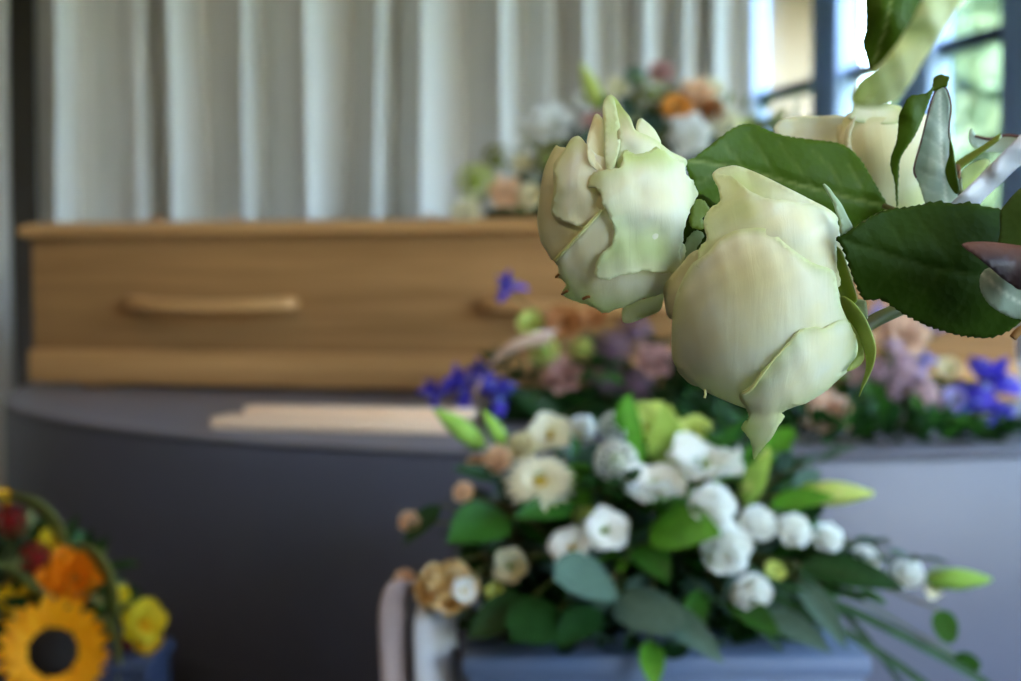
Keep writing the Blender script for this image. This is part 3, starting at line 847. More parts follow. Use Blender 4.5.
AW = [ # kind, px, py, depth, size_px(radius), up, side, mats, name, label, group
 ('gerbera', 540, 483, 1.45, 39, .95, -.1, ('f_ivory', 'c_yellow'), 'gerbera', 'cream white gerbera with a yellow centre, flat open face left in the white arrangement', None),
 ('cup', 606, 530, 1.42, 25, .25, .4, ('f_white', 'c_green'), 'lisianthus', 'white lisianthus bloom with green centre beside the glossy bright leaf, right of its pair', None),
 ('cup', 571, 547, 1.42, 24, .2, -.3, ('f_white', 'c_yellow'), 'lisianthus', 'white lisianthus bloom with yellow stamens below the cream gerbera', None),
 ('round', 585, 518, 1.47, 14, .6, 0, ('f_lime', 'c_green'), 'lisianthus', 'half-open greenish lisianthus just above the white lisianthus pair', None),
 ('round', 447, 587, 1.42, 36, 1.5, -.1, ('f_gold', 'f_gold'), 'cream_rose', 'large creamy yellow rose at the lower left of the white arrangement, above the ribbons', None),
 ('cup', 464, 590, 1.40, 15, .1, .5, ('f_white', 'f_cream'), 'freesia', 'small white freesia tucked against the large creamy yellow rose', None),
 ('cup', 510, 566, 1.44, 19, .3, .1, ('f_cream', 'c_green'), 'freesia', 'buff freesia bloom to the right of the large creamy yellow rose', None),
 ('cup', 494, 592, 1.42, 10, 0, -.2, ('f_lime', 'c_green'), 'freesia', 'small yellow-green freesia low between creamy rose and plinth', None),
 ('round', 463, 492, 1.47, 13, .9, -.5, ('f_peach', 'c_green'), 'rose_bud', 'peach rose bud at the left edge, above the lone outermost peach bud', None),
 ('round', 409, 521, 1.47, 13, .9, -.4, ('f_peach', 'c_green'), 'rose_bud', 'peach rose bud, leftmost of all in the white arrangement', None),
 ('round', 404, 578, 1.44, 12, .9, -.3, ('f_peach', 'c_green'), 'rose_bud', 'peach rose bud peeking out directly above the pinkish ribbon loop', None),
 ('round', 497, 459, 1.5, 17, .5, -.3, ('f_peach', 'c_green'), 'spray_rose', 'pale peach spray rose above and left of the cream gerbera', None),
 ('round', 521, 446, 1.52, 17, .5, -.2, ('f_cream', 'c_green'), 'spray_rose', 'cream spray rose behind the cream gerbera, beside the green lily buds', None),
 ('round', 476, 462, 1.52, 11, .5, -.3, ('f_peach', 'c_green'), 'spray_rose', 'tiny peach spray rose, outermost of the three left of the gerbera', None),
 ('cup', 550, 434, 1.56, 24, .7, 0, ('f_ivory', 'c_yellow'), 'alstroemeria', 'ivory bloom at the top left edge of the white arrangement', None),
 ('round', 583, 427, 1.57, 15, .6, 0, ('f_white', 'c_green'), 'spray_rose', 'pinkish white spray rose at the top edge between ivory bloom and green leaves', None),
 ('cluster', 616, 462, 1.46, 24, .4, 0, ('f_white', 'c_green'), 'stock', 'domed cluster of small greenish white florets in the middle of the arrangement', None),
 ('cluster', 614, 427, 1.55, 16, .6, 0, ('f_white', 'f_teal'), 'stock', 'small pale floret cluster at the top edge of the arrangement', None),
 ('cup', 706, 463, 1.46, 40, 2.2, .3, ('f_white', 'c_green'), 'lily', 'wide open white lily at the upper right, beneath the drooping rose petal', None),
 ('cup', 655, 485, 1.44, 38, 2.6, -.2, ('f_white', 'c_green'), 'lily', 'open white lily left of the tall white lily', None),
 ('round', 713, 505, 1.41, 27, .5, .3, ('f_white', 'c_green'), 'lily', 'tall white lily bloom above the glossy bright leaf', None),
 ('round', 727, 548, 1.40, 30, .0, .3, ('f_white', 'c_green'), 'lily', 'white lily bloom hanging below the tall white lily', None),
 ('round', 758, 523, 1.43, 22, .7, .4, ('f_white', 'c_green'), 'white_bloom', 'egg-shaped white bloom, first in the row running right from the lilies', None),
 ('round', 794, 530, 1.44, 21, .7, .5, ('f_white', 'c_green'), 'white_bloom', 'egg-shaped white bloom, second in the row running right from the lilies', None),
 ('round', 828, 537, 1.46, 18, .7, .5, ('f_white', 'c_green'), 'white_bloom', 'egg-shaped white bloom, third in the row running right from the lilies', None),
 ('round', 752, 593, 1.40, 23, -.4, .2, ('f_white', 'c_green'), 'white_bloom', 'white bloom hanging low at the right, above the grey-green leaves', None),
 ('round', 864, 560, 1.47, 19, .8, .5, ('f_white', 'c_green'), 'white_bloom', 'small white bloom, second from the right end of the arrangement', None),
 ('round', 907, 574, 1.47, 20, 1.6, .1, ('f_white', 'c_green'), 'white_bloom', 'egg-shaped white bloom at the right end, beside the horizontal green bud', None),
 ('bud', 482, 446, 1.52, 62, .8, -1.0, ('f_green', 'c_green'), 'lily_bud', 'long closed green lily bud, leftmost of the two pointing up left over the platform edge', None),
 ('bud', 505, 446, 1.53, 44, 1.0, -.6, ('f_green', 'c_green'), 'lily_bud', 'closed green lily bud, shorter right-hand one of the pair at the top left', None),
 ('bud', 800, 494, 1.46, 72, .05, 2.2, ('f_lime', 'c_green'), 'lily_bud', 'fat yellow-green lily bud lying horizontally above the row of white blooms', None),
 ('bud', 928, 578, 1.47, 62, .0, 2.2, ('f_green', 'c_green'), 'lily_bud', 'green lily bud pointing right at the far right tip of the arrangement', None),
 ('bud', 742, 500, 1.48, 60, 1.3, .6, ('f_lime', 'c_green'), 'lily_bud', 'yellow-green lily bud standing up beneath the tip of the hanging rose petal', None),
 ('cup', 652, 424, 1.5, 26, .5, .1, ('f_lime', 'f_lime'), 'green_bloom', 'pale lime green bloom at the top centre of the arrangement', None),
 ('cup', 693, 432, 1.52, 19, .8, 0, ('f_lime', 'c_green'), 'green_bloom', 'lime green bloom right of the pale lime one at the top centre', None),
 ('cup', 775, 572, 1.43, 12, .2, .3, ('f_lime', 'c_green'), 'green_bloom', 'small yellow-green bloom above the low hanging white bloom', None),
 ('cup', 934, 590, 1.47, 10, -.4, .3, ('f_ivory', 'c_green'), 'green_bloom', 'tiny ivory bloom beneath the far right green bud', None),
]
def put(lst, foot_fn):
    for (kind, px, py, D, spx, up, side, mats_, name, label, group) in lst:
        p = P(px, py, D); s = spx / FPX * D
        if kind in ('gerbera', 'sunflower'): fs = toward(p, up, side)
        elif kind in ('bud', 'spike'): fs = (Vector((side, -.25, up))).normalized()
        else: fs = toward(p, up, side)
        flower(kind, p, fs, s, mats_, foot_fn(p), name, label, 'flower', group)
put(AW, foot_for)
def leafat(px, py, D, tx, ty, TD, leaf, m, w, label, name='foliage_leaf', foot=None, foot_fn=foot_for, group=None):
    """single big leaf spanning two points of the arrangement, on its own stalk"""
    a, b = P(px, py, D), P(tx, ty, TD)
    f = foot_fn(a) if foot is None else Vector(foot)
    root = empty(name, f, label, 'leaf', group)
    L = (b - a).length
    o = mesh_obj('leaf_blade', lmesh(leaf, m), None, root); o.location = a - f
    dr = (b - a).normalized()
    nrm = (CAMP - a).normalized() + Vector((0, 0, .5))
    z = (nrm - dr * nrm.dot(dr)).normalized(); y = z.cross(dr)
    R = Matrix((dr, y, z)).transposed()
    o.rotation_mode = 'QUATERNION'; o.rotation_quaternion = R.to_quaternion()
    o.scale = (L * 1.05, L * w, L)
    tube('stem', [f, f.lerp(a, .5) + Vector((0, 0, .01)), a], .0015, M['stem'], root, sides=6, n=4)
    return root
LV = [
 (650, 530, 1.44, 722, 538, 1.38, 'pointed', 'g_bright', 1.5, 'glossy bright green leaf below the white lilies in the centre of the arrangement'),
 (505, 515, 1.46, 448, 545, 1.40, 'pointed', 'g_mid', 1.5, 'broad mid green leaf left of the lisianthus pair'),
 (575, 505, 1.46, 515, 520, 1.41, 'pointed', 'g_mid', 1.0, 'green leaf directly below the cream gerbera'),
 (612, 580, 1.42, 548, 590, 1.36, 'round', 'g_grey', .9, 'grey-green rounded leaf at the lower middle'),
 (615, 600, 1.42, 685, 636, 1.37, 'round', 'g_grey', .75, 'largest grey-green rounded leaf hanging over the plinth edge'),
 (655, 605, 1.41, 722, 665, 1.35, 'pointed', 'g_grey', .8, 'narrow grey-green leaf whose tip hangs over the plinth edge'),
 (600, 610, 1.42, 555, 650, 1.37, 'pointed', 'g_dark', 1.2, 'dark leaf hanging low left of the largest grey-green leaf'),
 (640, 545, 1.44, 668, 585, 1.38, 'pointed', 'g_mid', 1.2, 'mid green leaf pointing down under the bright glossy leaf'),
 (620, 430, 1.52, 632, 392, 1.50, 'pointed', 'g_bright', 1.0, 'fresh green upright leaf at the top centre'),
 (640, 470, 1.48, 628, 400, 1.46, 'blade', 'g_bright', 3.2, 'long fresh green blade rising behind the floret cluster'),
 (668, 470, 1.50, 663, 405, 1.48, 'pointed', 'g_lime', 1.3, 'pale lime upright leaf beside the green blade'),
 (745, 505, 1.48, 772, 452, 1.46, 'pointed', 'g_lime', .9, 'yellow-green leaf pointing up right of the white lilies'),
 (770, 505, 1.47, 835, 500, 1.44, 'pointed', 'g_bright', .8, 'green leaf beneath the fat horizontal lily bud'),
 (760, 610, 1.42, 830, 655, 1.36, 'pointed', 'g_grey', .75, 'pale grey-green leaf at the lower right of the arrangement'),
 (800, 580, 1.43, 845, 650, 1.37, 'pointed', 'g_grey', .7, 'grey-green leaf crossing the dark blades at the right'),
 (730, 600, 1.42, 780, 640, 1.36, 'pointed', 'g_mid', .9, 'mid green leaf under the low hanging white bloom'),
 (700, 590, 1.42, 690, 645, 1.37, 'pointed', 'g_mid', .9, 'mid green leaf hanging between the grey-green leaves'),
 (650, 640, 1.40, 655, 690, 1.36, 'pointed', 'g_bright', 1.1, 'fresh green leaf hanging down the front of the plinth'),
 (940, 610, 1.46, 950, 645, 1.44, 'round', 'g_mid', .9, 'small rounded leaf at the right beneath the far green bud'),
 (955, 655, 1.46, 980, 672, 1.44, 'round', 'g_mid', .8, 'small rounded leaf lowest at the right tip'),
 (800, 565, 1.44, 900, 590, 1.42, 'pointed', 'g_dark', .8, 'dark leaf behind the second white bloom from the right'),
 (440, 505, 1.49, 405, 545, 1.46, 'pointed', 'g_dark', .9, 'dark leaf behind the outermost peach bud'),
 (500, 480, 1.5, 452, 470, 1.48, 'pointed', 'g_dark', .8, 'dark leaf between peach buds and gerbera'),
 (590, 480, 1.5, 600, 440, 1.48, 'round', 'g_grey', .9, 'grey-green rounded leaf behind the gerbera'),
 (530, 600, 1.42, 470, 640, 1.38, 'pointed', 'g_dark', 1.3, 'broad black-green leaf over the left corner of the plinth'),
 (560, 610, 1.42, 510, 648, 1.36, 'round', 'g_dark', 1.0, 'rounded black-green leaf at the plinth front left'),
]
M['g_lime'] = mat('lime_green', (0.42, 0.58, 0.10), rough=0.5, var=0.2, scale=12, trans=0.3)
for r_ in LV: leafat(*r_)
for i, (px, py, tx, ty, lab) in enumerate((
    (770, 580, 1010, 700, 'long dark grass blade arching down right, upper of the long pair'),
    (760, 590, 960, 712, 'long dark grass blade arching down right, lower of the long pair'),
    (800, 570, 905, 690, 'short dark grass blade between the long pair and the plinth'),
    (740, 560, 850, 650, 'dark grass blade lying against the grey-green leaves'),
    (700, 590, 800, 668, 'dark narrow blade low over the plinth front'),
    )):
    leafat(px, py, 1.42, tx, ty, 1.44, 'blade', 'g_dark', .6, lab, 'grass_blade')
sp_lab = 'leafy green sprig radiating from the white arrangement on the plinth'
for i in range(40):
    an = rnd.uniform(0, 2 * PI); r1 = rnd.uniform(.10, .19)
    tip = Vector((FX + 1.05 * r1 * math.cos(an), FY + .8 * r1 * math.sin(an), ztop + .07 + rnd.uniform(.0, .13)))
    m_ = rnd.choice(['g_dark', 'g_dark', 'g_mid', 'g_grey', 'g_bright'])
    sprig(foot_for(tip), tip, 6, rnd.choice(['pointed', 'pointed', 'round']), .05, m_, 'foliage_sprig', sp_lab, 'green sprigs of the white arrangement')
for i in range(9):
    tip = P(rnd.uniform(820, 925), rnd.uniform(555, 600), 1.47)
    sprig(foot_for(tip), tip, 8, 'pointed', .035, rnd.choice(['g_dark', 'g_mid', 'g_dark']), 'foliage_sprig', 'long dark sprig reaching right out of the white arrangement', 'sprigs reaching right', bow=.12)

# ribbons beside the plinth
M['ribbon_pink'] = mat('dusky_ribbon', (0.46, 0.36, 0.34), rough=0.4, spec=0.5, var=0.1)
M['ribbon_white'] = mat('white_ribbon', (0.80, 0.83, 0.88), rough=0.5, spec=0.5, var=0.08)
def ribbon_mesh(name, pts, w, side):
    """flat band along a path; side = vector across the band (may be one per point)"""
    pts = catmull([Vector(p) for p in pts], 8)
    v, f = [], []
    sides_ = [Vector(side).normalized() * w / 2] * len(pts)
    for i, p in enumerate(pts):
        for k in range(5): 
            s = (k / 4 - .5) * 2
            v.append(p + sides_[i] * s + Vector((0, -.004 * (1 - s * s), 0)))
    for i in range(len(pts) - 1):
        for k in range(4): a = i * 5 + k; f.append((a, a + 1, a + 6, a + 5))
    return from_py(name, v, f)
def ribbon(name, pts, w, side, m, label, cat='ribbon'):
    o = mesh_obj(name, ribbon_mesh(name, pts, w, side), m)
    o.modifiers.new('thickness', 'SOLIDIFY').thickness = .0006
    return tag(o, label, cat)
RY = 1.44
ribbon('ribbon', [P(425, 590, RY), P(405, 580, RY - .01), P(393, 605, RY - .01), P(393, 650, RY), P(396, 700, RY), P(398, 760, RY)], .030, (1, .5, 0), M['ribbon_pink'], 'dusky pink ribbon loop hanging at the left of the white arrangement')
ribbon('ribbon', [P(445, 585, RY + .02), P(436, 620, RY), P(436, 660, RY), P(440, 720, RY), P(442, 790, RY)], .050, (1, .6, 0), M['ribbon_white'], 'bluish white ribbon hanging between the pink ribbon and the plinth')

# ------------------------------------------------------------------ spray lying on the platform in front of the coffin
ZP = PT
def foot2(p): 
    return Vector((min(max(p.x * .55 + .16, -.02), .62), 2.52, ZP + .045))
tr = empty('foam_tray', (0.32, 2.52, ZP), 'long dark foam tray hidden under the blue and pink spray', 'tray')
bx('tray', -.05, .68, 2.45, 2.59, ZP, ZP + .025, M['g_dark'], tr, .005)
bx('foam_block', -.03, .66, 2.465, 2.575, ZP + .01, ZP + .055, M['g_dark'], tr, .005)
filler('packed_foliage', (.42, 2.50, ZP + .02), (.45, .11, .07), 600, .05, ('g_dark', 'g_dark', 'g_mid', 'g_dark'), 'dense dark leaves packed along the blue and pink spray', leafk=('pointed', 'blade', 'pointed'))
BS = [
 ('iris', 508, 288, 2.50, 20, 1.5, -.3, ('f_blue', 'f_skyblue'), 'iris', 'single blue iris standing up against the coffin by its second handle', None),
 ('iris', 466, 386, 2.42, 30, .5, -.6, ('f_blue', 'f_lilac'), 'iris', 'blue iris at the left end of the spray, above the green lily buds', None),
 ('iris', 436, 393, 2.44, 21, .3, -.8, ('f_blue', 'f_lilac'), 'iris', 'blue iris, leftmost tip of the spray on the platform', None),
 ('iris', 499, 394, 2.40, 25, .4, .2, ('f_blue', 'f_skyblue'), 'iris', 'blue iris low under the beige ribbon curl', None),
 ('iris', 480, 372, 2.46, 18, .8, 0, ('f_blue', 'f_blue'), 'iris', 'small dark blue iris beside the base of the beige ribbon curl', None),
 ('cup', 563, 322, 2.48, 21, .6, 0, ('f_rust', 'c_brown'), 'alstroemeria', 'rusty orange bloom against the coffin, left of the large roses', None),
 ('cup', 592, 318, 2.50, 14, .6, 0, ('f_rust', 'c_brown'), 'alstroemeria', 'dull orange bloom right beneath the left large rose', None),
 ('cup', 530, 322, 2.50, 14, .6, 0, ('f_lime', 'c_green'), 'chrysanthemum', 'yellow-green bloom left of the rusty orange bloom', None),
 ('cluster', 544, 352, 2.44, 17, .5, 0, ('f_lime', 'c_green'), 'chrysanthemum', 'lime green pompon bloom below the rusty orange bloom', None),
 ('cluster', 582, 350, 2.46, 13, .5, 0, ('f_lime', 'c_green'), 'chrysanthemum', 'small lime green bloom above the pink rose', None),
 ('rose', 562, 375, 2.42, 22, .4, 0, ('f_pink', 'f_pink'), 'pink_rose', 'dusty pink rose in the left half of the spray, under the lime blooms', None),
 ('rose', 655, 360, 2.42, 21, .4, .2, ('f_pink', 'f_ivory'), 'pink_rose', 'pink and white rose hard against the left edge of the lower large rose', None),
 ('cluster', 612, 350, 2.46, 20, .4, 0, ('f_plum', 'f_plum'), 'floret_cluster', 'mauve floret cluster, upper left of the mauve group', None),
 ('cluster', 634, 334, 2.48, 20, .5, 0, ('f_plum', 'f_plum'), 'floret_cluster', 'mauve floret cluster, topmost of the mauve group', None),
 ('cluster', 606, 380, 2.43, 18, .4, 0, ('f_plum', 'f_plum'), 'floret_cluster', 'mauve floret cluster, lower left of the mauve group', None),
 ('cluster', 638, 388, 2.42, 20, .4, 0, ('f_plum', 'f_plum'), 'floret_cluster', 'mauve floret cluster, lowest of the mauve group above the green leaves', None),
 ('rose', 903, 335, 2.44, 29, .5, .2, ('f_peachpink', 'f_peach'), 'peach_rose', 'peach pink rose just below the big dark rose leaf', None),
 ('rose', 826, 413, 2.26, 29, .4, .2, ('f_peachpink', 'f_peach'), 'peach_rose', 'peach pink rose beside the hanging petal tip of the lower large rose', None),
 ('spike', 945, 425, 2.42, 110, .9, -.65, ('f_mauve', 'f_mauve'), 'stock', 'pale mauve flower spike leaning left, longest at the right half', None),
 ('spike', 888, 430, 2.41, 72, 1.0, .1, ('f_mauve', 'f_mauve'), 'stock', 'mauve flower spike right of the low peach rose', None),
 ('spike', 915, 432, 2.40, 60, 1.0, .1, ('f_mauve', 'f_mauve'), 'stock', 'shorter mauve flower spike between the other two', None),
 ('iris', 923, 362, 2.46, 17, .5, .2, ('f_lilac', 'f_blue'), 'iris', 'lilac blue iris next to the upper peach rose', None),
 ('iris', 990, 382, 2.42, 36, .5, .3, ('f_blue', 'f_skyblue'), 'iris', 'big deep blue iris with pale blue crest near the right edge', None),
 ('iris', 968, 402, 2.41, 25, .3, .0, ('f_blue', 'f_skyblue'), 'iris', 'blue iris touching the lower left of the big deep blue one', None),
 ('iris', 1000, 412, 2.40, 18, .1, .4, ('f_blue', 'f_blue'), 'iris', 'dark blue iris below the big deep blue one', None),
 ('iris', 878, 312, 2.52, 14, .9, 0, ('f_lilac', 'f_blue'), 'iris', 'lilac iris highest in the spray, under the dark rose leaf', None),
 ('cup', 948, 368, 2.44, 13, .5, 0, ('f_cream', 'c_green'), 'freesia', 'small cream bloom between lilac iris and deep blue iris', None),
 ('cup', 960, 428, 2.38, 14, .3, 0, ('f_ivory', 'c_green'), 'freesia', 'pale ivory bloom low at the right above the platform edge', None),
 ('cup', 940, 322, 2.50, 14, .8, 0, ('f_lilac', 'c_green'), 'freesia', 'pale lilac bloom right of the upper peach rose', None),
 ('cluster', 878, 372, 2.40, 15, .5, 0, ('f_mauve', 'f_mauve'), 'floret_cluster', 'pale mauve floret cluster under the left side of the upper peach rose', None),
 ('cluster', 925, 398, 2.36, 15, .5, 0, ('f_pinkish', 'f_mauve'), 'floret_cluster', 'pinkish floret cluster between the mauve spikes and the blue irises', None),
 ('cup', 955, 398, 2.37, 13, .5, 0, ('f_lilac', 'c_green'), 'freesia', 'lilac bloom left of the touching blue iris', None),
 ('rose', 855, 375, 2.42, 13, .5, 0, ('f_pinkish', 'f_ivory'), 'pink_rose', 'small pale pink rose beside the green sepals of the lower large rose', None),
 ('cup', 860, 395, 2.42, 14, .5, 0, ('f_teal', 'c_green'), 'teal_bloom', 'blue-green bloom between the two peach roses', None),
]
put(BS, foot2)
sp2 = 'dark leafy sprig in the blue and pink spray on the platform'
for i in range(34):
    fx = rnd.uniform(-.05, .66)
    tip = Vector((fx + rnd.uniform(-.08, .08), 2.52 + rnd.uniform(-.16, .05), ZP + rnd.uniform(.02, .14)))
    sprig((max(0, min(.62, fx)), 2.52, ZP + .045), tip, 6, 'pointed', .05, rnd.choice(['g_dark', 'g_dark', 'g_mid', 'g_bright' if fx > .45 else 'g_dark']), 'foliage_sprig', sp2, 'sprigs of the blue and pink spray')
for (px, py, tx, ty, m_, w, lab) in (
    (880, 440, 868, 372, 'g_mid', 1.0, 'green leaf standing between blue-green bloom and mauve spike'),
    (890, 400, 893, 350, 'g_mid', .9, 'green leaf under the upper peach rose'),
    (860, 425, 880, 450, 'g_bright', 1.3, 'bright green leaf at the platform edge right of the low peach rose'),
    (560, 420, 500, 390, 'g_dark', .8, 'dark narrow leaf pointing left beneath the pink rose'),
    (920, 430, 960, 440, 'g_mid', .9, 'green leaf lying low under the mauve spikes')):
    leafat(px, py, 2.42, tx, ty, 2.40, 'pointed', m_, w, lab, foot_fn=foot2)
ribbon('ribbon', [P(474, 398, 2.40), P(484, 372, 2.38), P(503, 352, 2.37), P(530, 340, 2.38), P(552, 338, 2.42)], .034, (.6, -.2, .9), mat('beige_ribbon', (.50, .33, .23), rough=.4, var=.1), 'beige ribbon curl arching over the left end of the spray')

filler('low_foliage', (.48, 2.25, ZP + .006), (.42, .15, .020), 520, .045, ('g_dark', 'g_dark', 'g_dark', 'g_mid'), 'low dark leaves trailing from the blue and pink spray towards the platform edge', leafk=('pointed', 'blade', 'pointed'))
# ------------------------------------------------------------------ spray on the coffin lid
ZL = PT + CH + .006
LO = Vector((.37, 3.14, ZL))
tr = empty('foam_tray', LO, 'dark foam tray hidden under the pale spray on the coffin lid', 'tray', rz=CA)
loc_box('tray', -.42, .36, -.08, .08, 0, .025, M['g_dark'], tr)
loc_box('foam_block', -.40, .34, -.06, .06, .012, .07, M['g_dark'], tr)
def foot3(p):
    return Vector((LO.x + max(-.36, min(.32, (p.x - LO.x) * .7)), LO.y - (p.x - LO.x) * .2, ZL + .06))
filler('packed_foliage', LO + Vector((.03, -.01, .05)), (.40, .13, .22), 560, .055, ('g_dark', 'g_grey', 'g_olive', 'g_olive', 'g_sage'), 'mixed grey and olive greenery packed through the pale spray on the lid', leafk=('pointed', 'round'))
TS = [
 ('rose', 530, 196, 3.02, 15, .3, 0, ('f_cream', 'f_rust'), 'cream_rose', 'cream rose right of the peach rose low on the lid, beside the left large rose', None),
 ('cluster', 545, 160, 3.06, 15, .4, 0, ('f_olive', 'c_green'), 'hydrangea', 'olive hydrangea head hard against the left large rose', None),
 ('rose', 584, 100, 3.1, 13, .6, 0, ('f_white', 'f_ivory'), 'white_rose', 'small white rose behind the pale green lily bud on the lid', None),
 ('cluster', 636, 78, 3.12, 13, .6, 0, ('f_teal', 'c_green'), 'hydrangea', 'blue-green hydrangea head left of the topmost pinkish rose', None),
 ('rose', 712, 110, 3.03, 14, .4, 0, ('f_rust', 'f_peach'), 'brown_rose', 'tan brown rose between the two ivory roses at the right of the lid spray', None),
 ('cluster', 475, 182, 3.05, 20, .4, 0, ('f_lime', 'c_green'), 'hydrangea', 'olive green hydrangea head at the left end of the spray on the lid', None),
 ('cluster', 497, 160, 3.08, 17, .5, 0, ('f_olive', 'c_green'), 'hydrangea', 'olive brown hydrangea head above the peach rose on the lid', None),
 ('rose', 506, 192, 3.03, 19, .3, 0, ('f_peach', 'f_peach'), 'peach_rose', 'peach rose low at the left of the spray on the lid', None),
 ('rose', 466, 212, 3.00, 17, .4, -.3, ('f_ivory', 'f_peach'), 'ivory_rose', 'ivory rose lying flat on the lid, leftmost of the spray', None),
 ('rose', 521, 163, 3.06, 12, .5, 0, ('f_cream', 'f_cream'), 'cream_rose', 'small cream rose behind the left large rose bloom', None),
 ('round', 508, 154, 3.05, 9, .4, 0, ('f_white', 'c_green'), 'white_bloom', 'small grey-white bloom above the peach rose on the lid', None),
 ('rose', 552, 124, 3.1, 24, .4, 0, ('f_white', 'f_ivory'), 'white_rose', 'white rose at the upper left shoulder of the spray on the lid', None),
 ('rose', 528, 130, 3.12, 14, .5, -.3, ('f_white', 'f_ivory'), 'white_rose', 'greyish white rose outermost on the left shoulder of the lid spray', None),
 ('bud', 600, 108, 3.1, 48, 1.0, -.45, ('f_lime', 'c_green'), 'lily_bud', 'pale green lily bud standing out at the top of the lid spray', None),
 ('cup', 618, 88, 3.12, 14, .6, -.3, ('f_ivory', 'c_green'), 'alstroemeria', 'ivory bloom beside the pale green lily bud on the lid spray', None),
 ('rose', 661, 72, 3.12, 15, .7, 0, ('f_pink', 'f_pink'), 'pink_rose', 'pinkish white rose, topmost of the lid spray', None),
 ('gerbera', 677, 107, 3.04, 20, .9, 0, ('f_amber', 'c_brown'), 'gerbera', 'orange gerbera in the lid spray above the left large rose', None),
 ('rose', 697, 95, 3.06, 21, .5, .2, ('f_peach', 'f_rust'), 'peach_rose', 'peach rose right above the orange gerbera', None),
 ('cluster', 650, 95, 3.08, 17, .5, 0, ('f_olive', 'c_green'), 'hydrangea', 'olive green hydrangea head left of the orange gerbera', None),
 ('rose', 690, 135, 3.0, 24, .3, 0, ('f_white', 'f_ivory'), 'white_rose', 'large white rose between the left large rose and the dark leaf', None),
 ('rose', 722, 122, 3.04, 21, .5, .3, ('f_ivory', 'f_cream'), 'ivory_rose', 'ivory rose at the right end of the lid spray near the dark leaf', None),
 ('rose', 712, 88, 3.1, 14, .7, .2, ('f_ivory', 'f_ivory'), 'ivory_rose', 'small ivory rose at the top right of the lid spray', None),
 ('cup', 738, 132, 3.06, 16, .4, .4, ('f_lime', 'c_green'), 'alstroemeria', 'yellow-green bloom rightmost in the lid spray', None),
 ('rose', 595, 122, 3.06, 14, .4, 0, ('f_pink', 'f_pink'), 'pink_rose', 'small pinkish rose behind the tip of the left large rose', None),
]
fm('f_olive', (.36, .34, .12), (.28, .30, .10))
put(TS, foot3)
for i in range(30):
    a = rnd.uniform(-.38, .34)
    hgt = .10 + .17 * max(0, min(1, (a + .38) / .5))
    tip = Vector((LO.x + a + rnd.uniform(-.05, .05), LO.y - a * .25 + rnd.uniform(-.12, .05), ZL + rnd.uniform(.35, 1.0) * hgt))
    sprig((LO.x + a * .8, LO.y - a * .2, ZL + .06), tip, 6, rnd.choice(['round', 'pointed']), .045, rnd.choice(['g_sage', 'g_grey', 'g_olive', 'g_sage', 'g_dark']), 'foliage_sprig', 'grey-green sprig in the pale spray on the coffin lid', 'sprigs of the lid spray')
# loose peach petals lying along the lid
for i, (px, lab) in enumerate(((113, 'loose peach petal on the lid, leftmost'), (126, 'loose peach petal on the lid, second from the left'), (214, 'loose peach petal alone on the lid above the left handle end'), (420, 'loose peach petal on the lid nearest the spray'))):
    t = (P(px, 220, 3.1) - Vector((-1.08, 3.25, 0))).x / .97
    o = mesh_obj('fallen_petal', lmesh('round', 'g_mid').copy(), None)
    o.data.materials.clear(); o.data.materials.append(M['petal_peach'])
    o.location = Vector((-1.08 + .97 * t, 3.25 - .25 * t, ZL)) + Vector((.03, .08, .001)); o.scale = (.035, .03, .05); o.rotation_euler = (0, 0, 1.3 * i)
    tag(o, lab, 'petal', 'loose petals on the lid')

# ------------------------------------------------------------------ sunflower arrangement, bottom left
SY = 1.95
sz = P(150, 662, 1.88).z
sp_ = empty('low_plinth', (-.72, 1.95, 0), 'low dark blue stand under the sunflower arrangement', 'plinth')
M['stand'] = mat('dark_blue_stand', (.045, .065, .13), rough=.5, var=.1)
XR = P(175, 660, 2.02).x
bx('plinth_body', -1.05, XR - .005, 1.885, 2.015, 0, sz - .02, M['stand'], sp_, .004)
bx('plinth_top', -1.055, XR, 1.88, 2.02, sz - .02, sz, M['stand'], sp_, .004)
bsk = empty('foam_tray', (-.70, 1.96, sz), 'dark foam tray hidden beneath the sunflower arrangement', 'tray')
bx('tray', -.86, -.56, 1.90, 2.01, sz, sz + .03, M['g_dark'], bsk, .005)
bx('foam_block', -.84, -.58, 1.91, 2.0, sz + .01, sz + .08, M['g_dark'], bsk, .005)
def foot4(p): return Vector((max(-.82, min(-.6, -.70 + (p.x + .70) * .5)), 1.97, sz + .07))
filler('packed_foliage', (-.70, 1.98, sz + .06), (.15, .09, .105), 300, .045, ('g_dark', 'g_olive', 'g_dark', 'g_mid'), 'dense dark greenery packed through the sunflower arrangement')
